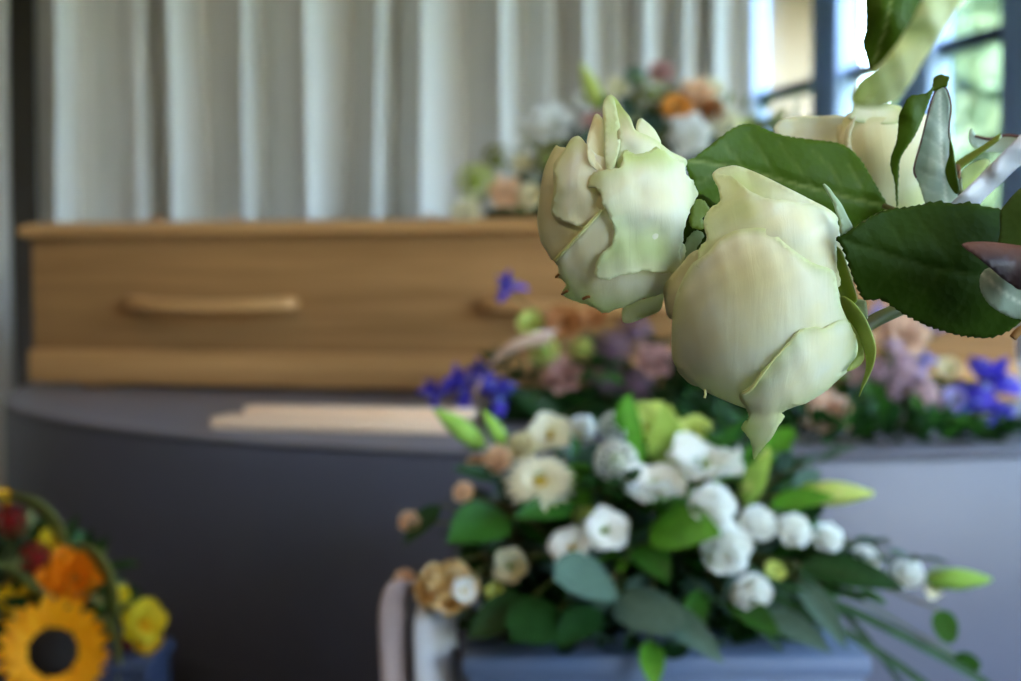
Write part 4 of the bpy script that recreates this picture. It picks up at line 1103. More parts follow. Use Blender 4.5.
SF = [
 ('sunflower', 53, 652, 1.87, 56, .05, 0, ('f_sun', 'c_dark'), 'sunflower', 'large sunflower with black centre at the bottom left corner', None),
 ('rose', 70, 577, 1.92, 34, .3, 0, ('f_orange', 'f_orange'), 'orange_rose', 'bright orange rose directly above the sunflower', None),
 ('cup', 52, 539, 1.95, 15, .5, 0, ('f_lemon', 'f_yellow'), 'freesia', 'small yellow bloom above the orange rose', None),
 ('cup', 20, 600, 1.92, 24, .2, -.1, ('f_yellow', 'f_yellow'), 'freesia', 'golden yellow bloom left of the sunflower at the frame edge', None),
 ('cup', 4, 497, 1.98, 10, .5, 0, ('f_yellow', 'f_yellow'), 'freesia', 'yellow bloom at the very top left of the arrangement', None),
 ('cup', 144, 622, 1.92, 26, .2, .5, ('f_lemon', 'f_yellow'), 'freesia', 'yellow bloom standing out at the right, above the dark blue stand', None),
 ('cup', 148, 640, 1.92, 17, -.2, .4, ('f_yellow', 'f_yellow'), 'freesia', 'golden bloom hanging just under the rightmost yellow one', None),
 ('cup', 121, 594, 1.95, 11, .4, .4, ('f_lemon', 'f_yellow'), 'freesia', 'small yellow bud-like bloom between orange rose and right end', None),
 ('cluster', 36, 560, 1.93, 20, .3, 0, ('f_red', 'f_red'), 'red_bloom', 'dark red floret cluster between yellow bloom and orange rose', None),
 ('cluster', 10, 522, 1.95, 18, .4, 0, ('f_red', 'f_red'), 'red_bloom', 'dark red floret cluster high at the left frame edge', None),
 ('cluster', 126, 643, 1.93, 10, .1, .3, ('f_red', 'f_red'), 'red_bloom', 'small dark red cluster beside the rightmost yellow bloom', None),
 ('cluster', 3, 622, 1.93, 12, .1, 0, ('f_rust', 'f_red'), 'red_bloom', 'rust red cluster at the frame edge left of the sunflower', None),
]
put(SF, foot4)
M['g_pale'] = mat('pale_green_ribbon_leaf', (.26, .32, .09), rough=.5, var=.2, trans=.2)
for (pts, w, lab) in (
    ([P(-10, 500, 1.98), P(15, 497, 1.95), P(38, 506, 1.94), P(58, 530, 1.94), P(64, 560, 1.96)], .050, 'broad pale green leaf band looping over the top of the sunflower arrangement'),
    ([P(62, 545, 1.96), P(90, 550, 1.93), P(108, 575, 1.92), P(114, 610, 1.92), P(104, 640, 1.95)], .044, 'pale green leaf band looping down right of the orange rose'),
    ([P(-12, 562, 1.9), P(8, 570, 1.89), P(25, 580, 1.89), P(40, 596, 1.9), P(50, 615, 1.95)], .040, 'pale green leaf band crossing left above the sunflower'),
    ([P(100, 615, 1.9), P(116, 640, 1.89), P(118, 670, 1.89), P(112, 700, 1.9)], .025, 'grey-green leaf band hanging right of the sunflower')):
    ribbon('leaf_band', pts, w, (.55, -.75, .3), M['g_pale'], lab, 'leaf')
for i in range(18):
    tip = Vector((-.70 + rnd.uniform(-.15, .17), 2.0 + rnd.uniform(-.1, .05), sz + rnd.uniform(.02, .10)))
    sprig(foot4(tip), tip, 6, 'pointed', .035, rnd.choice(['g_dark', 'g_mid', 'g_olive']), 'foliage_sprig', 'leafy sprig in the sunflower arrangement', 'sprigs of the sunflower arrangement')

# ================================================================== THE LARGE ROSES IN FRONT
def body_fn(cx, cy, rx, ry, R, rot=0.0):
    def f(q):
        c, s = math.cos(rot), math.sin(rot)
        x = (q[:, 0] - cx) * c + (q[:, 1] - cy) * s; y = -(q[:, 0] - cx) * s + (q[:, 1] - cy) * c
        k = np.sqrt((x / rx) ** 2 + (y / ry) ** 2)
        h = np.where(k < .96, np.sqrt(np.maximum(0, 1 - k * k)), .28 - (k - .96) * 1.6)
        return R * h
    return f
def bud_core(name, px, py, D, axis, R, H, m, parent, n_pet=9):
    """closed heart of overlapping wrapped petals, so the bloom is whole from every side"""
    c = P(px, py, D) - Vector(parent.location)
    v, f = [], []
    q = Vector(axis).normalized().to_track_quat('Z', 'Y')
    for k in range(n_pet):
        s0 = len(v); a0 = k * 2.4; rr_ = R * (.45 + .55 * k / (n_pet - 1)); span = 2.3
        nu, nv = 14, 10
        for j in range(nv + 1):
            t = j / nv
            prof_r = rr_ * (math.sin(PI * (.08 + .70 * t)) ** .7) * (1 + .06 * math.sin(3 * t + k))
            z = -H + 2 * H * t * (1.0 if k < 5 else .93)
            for i in range(nu + 1):
                s = i / nu; a = a0 + span * (s - .5)
                top = -.12 * H * (abs(s - .5) * 2) ** 3 * t * 2
                p = Vector((prof_r * math.cos(a), prof_r * math.sin(a), z + top))
                v.append(q @ p + c)
        for j in range(nv):
            for i in range(nu): a = s0 + j * (nu + 1) + i; f.append((a, a + 1, a + nu + 2, a + nu + 1))
    me = from_py(name, v, f)
    at = me.attributes.new('tint', 'FLOAT', 'POINT'); at.data.foreach_set('value', [.12] * len(v))
    o = mesh_obj(name, me, m, parent); o.modifiers.new('thickness', 'SOLIDIFY').thickness = .0004
    return o
def back_petal(px, py, D, axis, R, H, a0, m, parent):
    c = P(px, py, D) - Vector(parent.location); q = Vector(axis).normalized().to_track_quat('Z', 'Y')
    v, f = [], []; nu, nv = 12, 10
    for j in range(nv + 1):
        t = j / nv; pr = R * (math.sin(PI * (.08 + .66 * t)) ** .7)
        for i in range(nu + 1):
            s = i / nu; a = a0 + 1.9 * (s - .5)
            v.append(q @ Vector((pr * math.cos(a), pr * math.sin(a), -H + 1.9 * H * t - .15 * H * (abs(s - .5) * 2) ** 3 * t)) + c)
    for j in range(nv):
        for i in range(nu): a = j * (nu + 1) + i; f.append((a, a + 1, a + nu + 2, a + nu + 1))
    me = from_py('petal', v, f)
    at = me.attributes.new('tint', 'FLOAT', 'POINT'); at.data.foreach_set('value', [.15] * len(v))
    o = mesh_obj('petal', me, m, parent); o.modifiers.new('thickness', 'SOLIDIFY').thickness = .0004
def line3(pts, D, body=None, off=0.0):
    q = np.array([[p[0], p[1]] for p in pts], float)
    h = body(q) if body is not None else np.zeros(len(q))
    return [P(p[0], p[1], D - (h[i] + off + (p[2] if len(p) > 2 else 0)) / 1000) for i, p in enumerate(pts)]

VX, VY, VZ = .44, .62, .97     # mouth of the vase that holds the bunch, right of the view
def vroot(name, label, cat='rose', dx=0, dy=0, group=None):
    return empty(name, (VX + dx, VY + dy, VZ - .10), label, cat, group)

# ---- left rose
D1 = .565
r1 = vroot('rose', 'large greenish white rose with open ruffled petals, leftmost of the sharp roses', dx=-.02)
B1 = body_fn(618, 218, 84, 106, 21)
pm, pc = M['petal'], M['petal_cream']
ax1 = Vector((-.35, -.05, .9))
bud_core('inner_petals', 618, 212, D1 + .006, ax1, .021, .028, pc, r1)
for a0 in (.6, 2.2, 3.8): back_petal(620, 212, D1 + .008, ax1, .024, .029, a0, pc, r1)
patch('petal', [(587, 140), (591, 125), (595, 114.5), (600.5, 116.4), (606, 127), (611, 150), (612, 168), (600, 172), (588, 160)], [(586, 140, 0, -.4), (597, 118, -6, -.2), (607, 160, -3, -.5), (594, 150, -.5, -.5), (608, 130, -6, -.3)], D1, r1, pc, B1, rim=.2, seed=2, curl=.5)
patch('petal', [(637, 122), (641, 118.5), (645, 121), (652, 127), (657, 134), (661, 144), (655, 150), (641, 142), (636, 133)], [(640, 122, -5), (650, 130, -3), (658, 145, -2), (642, 140, -1)], D1, r1, pm, B1, rim=.3, seed=3, curl=.5)
patch('petal', [(556, 146), (560, 147), (575, 150), (600, 165), (612, 190), (602, 212), (580, 235), (555.5, 260), (547, 251), (541.4, 242), (537.6, 222), (539, 204.5), (543, 174.6), (549, 158)],
      [(556, 148, -3, .1), (540, 210, -3, .15), (545, 180, -2), (575, 200, .5, -.6), (600, 190, 1, -.6), (555, 258, 0), (595, 165, 0, -.5)], D1, r1, pc, B1, rim=.25, seed=4, curl=.8, curlw=3)
patch('petal', [(553.5, 172), (554.7, 163), (563.5, 151.7), (570.5, 140), (576, 136.5), (581, 137.5), (588, 146), (596, 154), (607.5, 160.5), (616, 180), (612, 200), (602, 212), (585, 226), (568, 223), (553, 216), (551.5, 205), (554, 190)],
      [(556, 165, .5, .25), (555, 210, 1, .25), (578, 140, -1.5, .3), (575, 180, 2.5, -.1), (600, 175, .5, -.6), (575, 215, 1.8, -.2), (605, 200, 1, -.5)], D1, r1, pm, B1, rim=.2, rimw=7, seed=5, curl=1.4, curlw=5, ruffle=.5)
patch('petal', [(555, 260.5), (570, 245), (585, 229), (601.5, 210.5), (615, 205), (640, 215), (680, 240), (684, 262), (675, 284), (663.6, 291.6), (644.5, 299), (621.6, 307), (604.4, 312.6), (596, 309), (587, 305), (574, 299.5), (564, 296), (563, 290), (566, 284), (557.5, 277), (559.6, 272.5), (558.6, 266)],
      [(556, 262, 1.5, .1), (600, 213, 3.2, 0), (578, 250, 2.5, -.3), (600, 260, 3.5, -.2), (620, 295, 1.5, .15), (590, 300, .5, .35), (604, 311, -1, .5), (650, 290, 2, .05), (680, 260, 3), (568, 288, .5, .4)],
      D1, r1, pm, B1, rim=.3, rimw=4, seed=6, curl=1.3, curlw=4, rag=1.2)
tube('petal_edge', line3([(555, 260.5, 2.2), (570, 244.5, 3.0), (585, 228.5, 3.6), (601.5, 210, 4.2)], D1, B1), .00075, M['petal_rim'], r1, sides=8, n=6, r_end=.0006)
patch('petal', [(623, 309), (631, 303), (648, 298), (664, 292), (663, 301), (659, 311), (645, 317), (631, 322.5), (622.5, 321)],
      [(625, 308, 4), (660, 296, 5), (632, 321, 13, .1), (656, 311, 14, .1), (640, 308, 8), (623, 321, 11)], D1, r1, pm, None, rim=.3, seed=7, curl=.6, curlw=3)
patch('petal', [(603, 118), (602.5, 108), (604, 100.6), (609, 95.5), (614, 99), (617, 112), (620, 128), (620, 145), (617, 158), (612, 171), (606, 168), (604, 150), (604, 135)],
      [(604, 105, -6, .35), (609, 96, -8, .8), (616, 110, -6, .45), (611, 130, 1, .55), (612, 165, 2, .4), (604, 140, 0, .1), (620, 140, 1, .2)], D1, r1, pm, B1, rim=.2, seed=8, curl=.6)
patch('petal', [(609, 95.5), (616.3, 99), (623.4, 109), (630.4, 118), (635.7, 130.5), (646, 135), (657, 141), (671, 151.7), (686, 159.6), (684, 168), (668, 172), (640, 172), (618, 168), (618, 150), (617, 130), (613, 112)],
      [(611, 98, -9, .8), (622, 112, -6, .6), (625, 135, 2, 0), (628, 150, 0, .05), (640, 145, 2.2, 0), (660, 150, 1.5, 0), (684, 162, 1, .1), (650, 168, -1, .1), (620, 160, 0, .2)], D1, r1, pm, B1, rim=.35, rimw=4, seed=9, curl=.9, curlw=3)
patch('petal', [(587, 187), (588.5, 180), (593, 175), (600.5, 171), (609, 169.5), (614.6, 169), (621, 163), (624, 152), (629, 151.5), (640, 154), (650, 150.5), (656, 144.8), (663, 149), (670, 156), (680, 160.5), (686, 160.5), (686, 173), (691, 180), (694, 186), (699, 194.5), (692, 206), (688, 218), (683, 232), (681, 250), (679.5, 271), (664, 272), (644.5, 272.5), (625.4, 274.4), (606.3, 279.5), (595, 278), (595.8, 265), (604, 252), (611, 246), (614.5, 236), (612.5, 228), (610, 217), (603.5, 204), (600.5, 195.7), (596, 188)],
      [(588, 184, 2, .5), (600, 175, 3.5, .45), (612, 172, 4.5, .4), (625, 156, 1.5, .75), (640, 158, 1.2, .7), (656, 149, 1.5, .75), (672, 162, 2, .45), (686, 162, 1, .2), (640, 172, 4.5, .1), (665, 178, 4.2, .05),
       (610, 195, 6.2, .1), (640, 195, 5.2, .05), (675, 195, 4.5, 0), (697, 195, 1.5, .2), (620, 215, 6.5, .25), (650, 214, 7.2, 0), (676, 218, 6.6, .0), (632, 228, 5.0, .3), (660, 232, 4.2, .3), (640, 246, 5.0, .6), (665, 250, 5.2, .6), (678, 245, 5.8, .1), (679, 268, 6, .1),
       (615, 250, 5.6, .6), (600, 268, 5.6, .4), (598, 277, 6.4, .3), (625, 271, 6.8, .2), (655, 270, 6.6, .2)],
      D1, r1, pm, B1, rim=.18, rimw=4, seed=10, curl=1.2, curlw=3, rag=1.6, step=3.5)
# little dry tips
for (a, b) in (((556, 277), (559, 274)), ((562, 294), (568, 291)), ((583, 299), (590, 297))):
    tube('dried_tip', line3([(a[0], a[1], 1.5), ((a[0] + b[0]) / 2 + 1, (a[1] + b[1]) / 2 - 1, 1.8), (b[0], b[1], 1.5)], D1, B1), .0006, M['brown'], r1, sides=6, n=3)
# calyx between the roses
for i, (ol, ct, mm) in enumerate((
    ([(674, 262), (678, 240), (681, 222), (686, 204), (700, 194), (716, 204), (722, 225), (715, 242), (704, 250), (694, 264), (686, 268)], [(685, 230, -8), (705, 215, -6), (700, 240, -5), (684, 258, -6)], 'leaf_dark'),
    ([(690, 214), (693, 205), (698, 199), (706, 202), (709, 212), (703, 219), (706, 226), (698, 229), (690, 226)], [(692, 212, 3), (705, 210, 1), (698, 226, 3)], 'sepal'),
    ([(684, 246), (690, 234), (697, 231), (703, 236), (699, 246), (692, 256), (684, 262)], [(686, 250, 3), (700, 238, 2), (690, 256, 3)], 'sepal_pale'),
    ([(668, 286), (676, 274), (688, 262), (699, 252), (706, 258), (702, 272), (690, 284), (676, 292)], [(672, 284, 5), (700, 256, 3), (690, 278, 6), (682, 270, 7)], 'petal_cream'))):
    patch('sepal', ol, ct, D1 - .004 - .001 * i, r1, M[mm], None, seed=20 + i, thick=.5, rag=1.2, step=3)
tube('stem', [P(676, 262, D1 + .004), P(700, 268, D1 + .004), P(760, 275, D1 + .03), P(900, 272, D1 + .05), P(1050, 262, .62), Vector((VX - .08, VY, VZ + .03)), Vector((VX - .02, VY, VZ - .1))], .0028, M['stem'], r1, sides=10)

# ---- lower rose
D2 = .545
r2 = vroot('rose', 'large cream rose with a rolled top petal and a pointed petal drooping from its underside', dx=.005)
B2 = body_fn(768, 302, 99, 116, 25)
ax2 = Vector((-.75, -.1, -.25))
bud_core('inner_petals', 768, 297, D2 + .008, Vector((-.6, 0, -.45)), .024, .032, pc, r2)
for a0 in (.6, 2.2, 3.8): back_petal(768, 298, D2 + .010, Vector((-.6, 0, -.45)), .029, .034, a0, pc, r2)
patch('petal', [(664, 287), (672, 275), (682, 264), (690, 254), (700, 250), (706, 262), (700, 285), (690, 300), (676, 318), (668, 316), (665, 302)], [(670, 285, 3, 0), (690, 258, 5, .1), (695, 285, 2), (672, 312, 0), (680, 290, 6)], D2 + .01, r2, pc, B2, rim=.15, seed=31, curl=.8)
patch('petal', [(677, 368), (684, 378), (691, 384), (700, 386), (705, 380), (690, 360)], [(680, 370, -3), (695, 383, -4), (695, 370, 0)], D2 + .003, r2, pc, B2, seed=32, rim=.3)
# rolled petal behind
patch('petal', [(712.5, 177), (717, 169.5), (727, 166.7), (737, 166), (757, 173), (781.7, 185), (804.6, 196.7), (831, 210.8), (838, 221), (826, 226), (800, 220), (766, 212), (742, 200), (726, 188)],
      [(715, 174, -4, .2), (737, 167, -5, .3), (782, 186, -2, .15), (830, 212, -1, .1), (745, 188, -5.5, .55), (770, 200, -5, .35), (800, 210, -4, .1), (730, 182, -4, .6)], D2, r2, pm, B2, rim=.15, seed=33, curl=.8, curlw=3)
patch('petal', [(712.5, 177), (716, 174), (724, 174.5), (733, 177.5), (748, 189), (757, 195), (768, 199), (789, 201), (813, 204.5), (832, 212), (837, 222), (840.5, 234), (836, 244), (837, 265), (838, 288), (800, 292), (740, 262), (700, 268), (697, 258), (700.6, 247), (706.7, 240), (704, 227), (705, 217), (711, 207), (720, 202), (719.5, 192)],
      [(714, 177, 0, .25), (733, 179, 1.5, .3), (750, 192, 3.5, .1), (770, 201, 4.2, .0), (800, 205, 3, 0), (830, 214, 1.5, .1), (725, 190, 1, .3), (745, 205, 3, .45), (770, 220, 4, .05), (800, 230, 5, 0), (830, 235, 2.5, 0),
       (720, 215, -.5, .35), (706, 225, -1.5, .45), (703, 248, -1, .5), (740, 235, .5, .15), (790, 250, 2.5, .1), (825, 262, 1.5, .05), (835, 285, 1, .1), (760, 270, 0), (710, 262, 0, .1)],
      D2, r2, pm, B2, rim=.22, rimw=4, seed=34, curl=1.6, curlw=3.5, step=3.5, rag=.8)
# main front petal
patch('petal', [(690, 267), (700, 258.5), (707.6, 253), (716, 243), (725, 235.5), (736, 230.5), (748, 228.5), (760, 228), (769, 230), (777, 236), (787, 245), (800, 255), (813, 263), (833, 271), (837, 286), (841, 306), (850, 326), (858, 342), (855, 359), (838.6, 379), (816, 396), (785.6, 410), (765, 414), (743.7, 407.5), (722, 399), (704.7, 390.5), (690, 380), (679.5, 370.5), (674, 362), (672, 353), (672.3, 326), (676, 296)],
      [(692, 268, -1, .1), (726, 238, 1.5, .1), (768, 232, 2.5, .15), (812, 264, 3, .2), (836, 285, 2, .1), (852, 340, 1, .15), (815, 392, 1, .1), (744, 404, .5, .2), (705, 388, 0, .2), (675, 350, -.5, .1), (676, 300, -.5, .1),
       (715, 280, 2.5, -.5), (755, 262, 4.0, -.8), (760, 320, 5, -.35), (810, 300, 4.5, -.15), (720, 340, 3.5, -.2), (770, 370, 3.5, 0), (820, 350, 3, 0), (790, 275, 4.6, -.4), (700, 310, 2, .0), (735, 300, 3.6, -.6)],
      D2, r2, pm, B2, rim=.28, rimw=5, seed=35, curl=1.8, curlw=5)
# overlapping petal with drooping tip
patch('petal', [(739.5, 396), (743, 391), (750, 386), (766, 367.7), (783, 348), (792, 338), (800, 331), (808, 327.5), (815, 326.5), (824, 328), (835, 322), (845, 320), (852, 328), (858.5, 343), (855.5, 359), (839, 379.5), (816, 397), (799, 405.5), (783, 411.5), (784, 416), (778, 427), (771.6, 437.5), (763, 448), (755, 458.5), (753, 452), (750.7, 443), (746, 434), (741, 427.7), (744, 422), (749, 418), (747, 411), (743, 404)],
      [(741, 397, 4, .4), (752, 388, 5, .45), (768, 369, 5.6, .35), (785, 350, 6, .25), (802, 333, 6, .15), (820, 329, 5.8, 0), (845, 325, 3.5, 0), (856, 343, 2, .15), (838, 376, 2.2, .1), (812, 395, 2.5, .1), (785, 409, 3, .15),
       (775, 385, 7.2, .05), (800, 360, 8, 0), (825, 350, 6.2, 0), (760, 400, 6, .1), (750, 425, 1, .3), (770, 425, 3.5, .1), (760, 440, 0.5, .25), (755, 457, -3, .5), (742, 428, -1, .4), (782, 414, 2, .2)],
      D2, r2, pm, B2, rim=.3, rimw=4, seed=36, curl=1.2, curlw=3, rag=.9)
tube('petal_fold', line3([(744, 394, 6.2), (752, 388, 6.6), (768, 366.5, 7.6), (781, 352, 7.8), (790, 344, 7.2)], D2, B2), .0009, M['petal_rim'], r2, sides=8, n=6, r_end=.0002, flat=.6)
# sepals
SPL = [
 ([(823, 184), (829, 188), (834, 195), (841, 204), (847, 216), (852.5, 227.5), (848, 231), (843.5, 235), (840, 232), (840, 222), (836, 211), (832, 200)], [(828, 188, 6), (840, 208, 7), (848, 228, 8), (835, 205, 7.5)], 'sepal_pale', .535),
 ([(822, 235), (828, 240), (836, 246), (842, 252), (848, 268), (853, 284), (857, 300), (850, 304), (843, 300), (838, 285), (837, 265), (834, 250), (828, 245)], [(826, 239, 2), (842, 258, 4), (848, 285, 4), (838, 275, 1), (850, 300, 3)], 'sepal', .535),
 ([(841, 297), (850, 300), (858, 308), (865, 318), (870.5, 330), (874.5, 342), (875.5, 352), (873, 366), (868, 378), (863, 388), (859, 397), (862, 384), (866, 369), (865.5, 355), (861, 342), (855, 331), (848, 322), (843, 314)], [(843, 300, 3, .1), (860, 318, 6, .3), (868, 335, 5, .5), (872, 355, 3, .2), (861, 393, -2, .2), (858, 330, 2)], 'sepal', .535),
 ([(844, 317), (850, 322), (857, 333), (862, 345), (864, 357), (861, 364), (854, 369), (847, 371), (851, 364), (857, 356), (858, 344), (853, 331)], [(848, 322, 4, .6), (860, 340, 3, .5), (862, 356, 2, .7), (850, 369, 3, .9)], 'sepal', .537),
 ([(854, 300), (860, 299.5), (865.5, 301), (867, 310), (867, 319), (862, 313), (857, 306)], [(856, 301, 2, .8), (864, 302, 1, .8), (866, 316, 2, .6)], 'sepal_pale', .54)]
for i, (ol, ct, mm, d_) in enumerate(SPL):
    patch('sepal', ol, ct, d_, r2, M[mm], None, seed=50 + i, thick=.6, step=3, rim=.2, rimw=2, curl=.5, curlw=2)
patch('sepal', [(841, 300), (850, 296), (858, 305), (862, 330), (860, 350), (852, 362), (846, 350), (850, 335), (846, 318)], [(845, 305, 0), (855, 320, 2), (852, 350, 0)], .545, r2, M['leaf_lit'], None, seed=60, thick=.8)
def leaf_patch(parent, ol, ct, D, m, **k):
    return patch('leaf', ol, ct, D, parent, m, None, thick=.5, **k)
# leaf behind the lower rose
L1o = [(680.5, 159.7), (692, 158.6), (701, 152), (711, 144.5), (720, 137), (729, 130.5), (737, 126), (744, 124), (751, 124), (758, 125.7), (766, 129.5), (774.5, 133), (786, 136), (799, 138), (811, 139.5), (824, 141), (833, 142), (842, 144.5), (850, 149), (857, 155.5), (863, 163), (867, 170), (873, 180), (880, 192), (888, 207), (878, 213), (862, 222), (845, 236), (815, 240), (780, 232), (745, 220), (725, 214), (711, 208.5), (704, 202), (699.5, 196.6), (695, 189), (692, 182), (688, 173), (686, 166), (684, 161)]
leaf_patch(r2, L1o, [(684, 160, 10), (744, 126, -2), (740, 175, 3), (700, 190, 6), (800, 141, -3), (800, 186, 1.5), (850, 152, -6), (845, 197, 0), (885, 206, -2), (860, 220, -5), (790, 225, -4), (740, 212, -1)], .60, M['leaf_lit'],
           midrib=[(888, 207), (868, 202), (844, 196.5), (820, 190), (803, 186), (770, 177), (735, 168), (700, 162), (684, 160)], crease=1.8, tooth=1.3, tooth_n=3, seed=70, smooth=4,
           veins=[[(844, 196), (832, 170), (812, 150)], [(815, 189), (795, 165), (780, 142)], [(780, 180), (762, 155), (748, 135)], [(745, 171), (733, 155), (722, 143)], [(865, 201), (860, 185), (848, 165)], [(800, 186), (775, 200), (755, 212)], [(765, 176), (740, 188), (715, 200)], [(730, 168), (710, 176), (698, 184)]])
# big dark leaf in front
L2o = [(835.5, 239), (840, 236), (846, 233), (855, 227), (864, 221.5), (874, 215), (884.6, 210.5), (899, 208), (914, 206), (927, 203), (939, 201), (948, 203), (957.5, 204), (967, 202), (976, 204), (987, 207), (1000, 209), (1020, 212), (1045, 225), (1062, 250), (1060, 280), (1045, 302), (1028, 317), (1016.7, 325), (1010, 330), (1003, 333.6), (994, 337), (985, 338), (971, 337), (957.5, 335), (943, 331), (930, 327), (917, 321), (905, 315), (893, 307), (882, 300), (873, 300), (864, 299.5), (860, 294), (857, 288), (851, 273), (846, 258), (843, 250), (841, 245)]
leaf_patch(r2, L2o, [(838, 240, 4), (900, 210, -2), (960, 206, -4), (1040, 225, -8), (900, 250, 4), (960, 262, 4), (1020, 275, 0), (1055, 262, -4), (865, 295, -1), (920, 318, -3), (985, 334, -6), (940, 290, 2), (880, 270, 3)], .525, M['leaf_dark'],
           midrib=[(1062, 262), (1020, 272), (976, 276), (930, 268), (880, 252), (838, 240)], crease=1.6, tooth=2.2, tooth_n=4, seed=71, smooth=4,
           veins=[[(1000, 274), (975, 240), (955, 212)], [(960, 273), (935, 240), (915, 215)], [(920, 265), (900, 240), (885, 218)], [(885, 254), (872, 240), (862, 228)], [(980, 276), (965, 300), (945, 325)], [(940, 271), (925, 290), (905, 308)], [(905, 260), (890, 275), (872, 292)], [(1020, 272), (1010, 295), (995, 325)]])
tube('stem', [P(858, 335, .545), P(872, 322, .55), P(920, 300, .56), P(1010, 262, .57), P(1075, 255, .59), Vector((VX - .05, VY - .01, VZ + .04)), Vector((VX + .005, VY, VZ - .1))], .0028, M['stem'], r2, sides=10)
bud_h = tube('rose_hip', [P(842, 338, .549), P(850, 337, .549), P(858, 335, .547), P(866, 330, .548)], .0075, M['sepal'], r2, sides=14, r_end=.003)
tube('leaf_stalk', [P(884, 206, .60), P(905, 215, .59), P(940, 240, .575), P(1000, 262, .572)], .0012, M['stem'], r2, sides=8)
# tiny prickle hairs at the petal
tube('petal_hair', [P(705, 389, .530), P(705.5, 394, .530), P(704.5, 398, .530)], .0005, M['petal_rim'], r2, sides=5, n=3)

# ---- rose behind
D3 = .66
r3 = vroot('rose', 'cream rose behind the dark leaf, partly hidden by narrow upright leaves', dx=.03)
B3 = body_fn(868, 170, 72, 82, 26)
bud_core('inner_petals', 868, 168, D3 + .008, Vector((-.3, 0, .9)), .024, .027, pc, r3)
patch('petal', [(774, 129), (778, 122), (785, 118.5), (800, 116.5), (820, 116), (846, 117), (846, 140), (838, 150), (800, 150), (780, 140)], [(776, 128, 1), (800, 118, -2), (840, 118, 2), (800, 140, 3), (838, 145, 4)], D3, r3, M['petal'], None, curl=2, curlw=5, rim=.1, seed=80)
patch('petal', [(848, 118), (852, 112), (854, 103), (857, 98), (862, 96.5), (872, 99), (883, 102.5), (892, 104), (901, 107), (902, 113), (900, 122), (880, 124), (858, 122)], [(858, 99, 0, .3), (870, 110, 2), (900, 108, 0, .3), (870, 122, 5), (895, 120, 4)], D3 - .018, r3, M['petal'], None, curl=1, rim=.3, seed=81)
patch('petal', [(845, 118), (856, 115.5), (870, 116.5), (885, 117.5), (905, 117), (925, 114), (938, 130), (938, 170), (930, 200), (915, 215), (890, 216), (872, 200), (855, 175), (843, 155), (838, 143), (840, 130)],
      [(845, 120, 0, .25), (870, 118, 1, .3), (900, 118, 0, .2), (930, 118, -4), (870, 150, 3, -.9), (900, 160, 3, -.9), (930, 170, -2, -.5), (860, 180, 0, -.6), (900, 205, 0, .4), (915, 190, 0, .3)], D3 - .001, r3, M['petal_cream'], B3, curl=.8, rim=.15, seed=82)
patch('petal', [(845, 150), (846, 130), (852, 121), (856, 117), (850, 140), (856, 165), (850, 162)], [(848, 140, 0), (853, 125, 1), (852, 155, 1)], D3 - .004, r3, M['petal'], B3, seed=83)
tube('stem', [P(900, 205, .66), P(925, 222, .655), P(985, 235, .65), P(1060, 236, .64), Vector((VX - .04, VY + .02, VZ + .05)), Vector((VX + .03, VY, VZ - .1))], .0028, M['stem'], r3, sides=10)
# narrow folded leaf, dark side left
leaf_patch(r3, [(934, 86), (930, 90), (926, 93), (918, 94.5), (909, 96.5), (904, 105), (899, 116), (898, 130), (896.4, 142), (893, 151), (890.6, 159), (890.6, 168), (893, 176), (895, 185), (895.5, 196), (896.4, 206), (898, 206), (898, 190), (899, 174), (900, 160), (906, 149), (914, 137.5), (919, 127), (923.5, 116), (928, 104), (932, 94)],
           [(930, 90, 2), (900, 120, 0), (893, 160, -1), (896, 200, 0), (912, 115, 3), (905, 140, 2), (922, 115, 1)], .595, M['leaf_lit'], tooth=.8, tooth_n=3, seed=84, smooth=3, step=3, green=0)
leaf_patch(r3, [(940, 86), (944, 86.5), (947, 90), (950, 98), (951, 107), (950, 118), (949, 130), (951, 142), (953, 154), (955, 166), (956, 178), (957.5, 192), (955, 204), (950, 212), (930, 212), (925, 203), (921, 190), (916.4, 178), (914, 168), (917, 156), (921, 142), (924, 128), (928, 114), (931, 104), (934, 94), (937, 89)],
           [(942, 88, 0), (940, 130, 2.5), (937, 170, 3), (940, 205, 1), (950, 130, 0), (922, 150, 0), (918, 175, -1), (955, 185, -1), (930, 120, .5)], .60, M['leaf_under'], tooth=.9, tooth_n=3, seed=85, smooth=3, step=3,
           midrib=[(940, 88), (940, 120), (941, 150), (944, 180), (946, 205)], crease=.8, veins=[[(941, 130), (932, 120), (928, 115)], [(941, 150), (930, 140), (923, 137)], [(942, 165), (928, 158), (918, 152)], [(943, 180), (928, 176), (917, 170)], [(944, 195), (930, 192), (920, 185)], [(941, 140), (946, 130), (950, 122)], [(943, 165), (949, 155), (953, 150)]])
for (pts, tt) in (([(940, 87, 0), (934, 94, .3), (928, 114, 1), (921, 142, .3), (914, 168, 0), (916.4, 178, 0)], 1), ([(941, 86, 0), (947, 90, 0), (951, 107, 0), (949, 130, 0), (953, 154, 0), (957, 185, 0)], 1)):
    tube('leaf_margin', [P(a, b, .599 - c / 1000) for a, b, c in pts], .00038, M['leaf_edge'], r3, sides=6, n=5)
leaf_patch(r3, [(933, 83), (934, 78), (938, 75.5), (942, 74.5), (946, 76), (949.5, 77), (948, 82), (947, 86.5), (943, 87), (939, 89), (935, 91), (932, 90)], [(936, 80, 0), (946, 79, 2), (938, 88, 2)], .597, M['leaf_lit'], seed=86, step=2.5, tooth=.5)
leaf_patch(r3, [(950, 140), (953, 148), (954.5, 158), (957, 175), (959.5, 190), (956, 194), (950, 186), (945.5, 174), (946, 166), (949, 155)], [(950, 145, 1), (955, 175, 2), (948, 175, 0)], .597, M['leaf_lit'], seed=87, step=2.5)

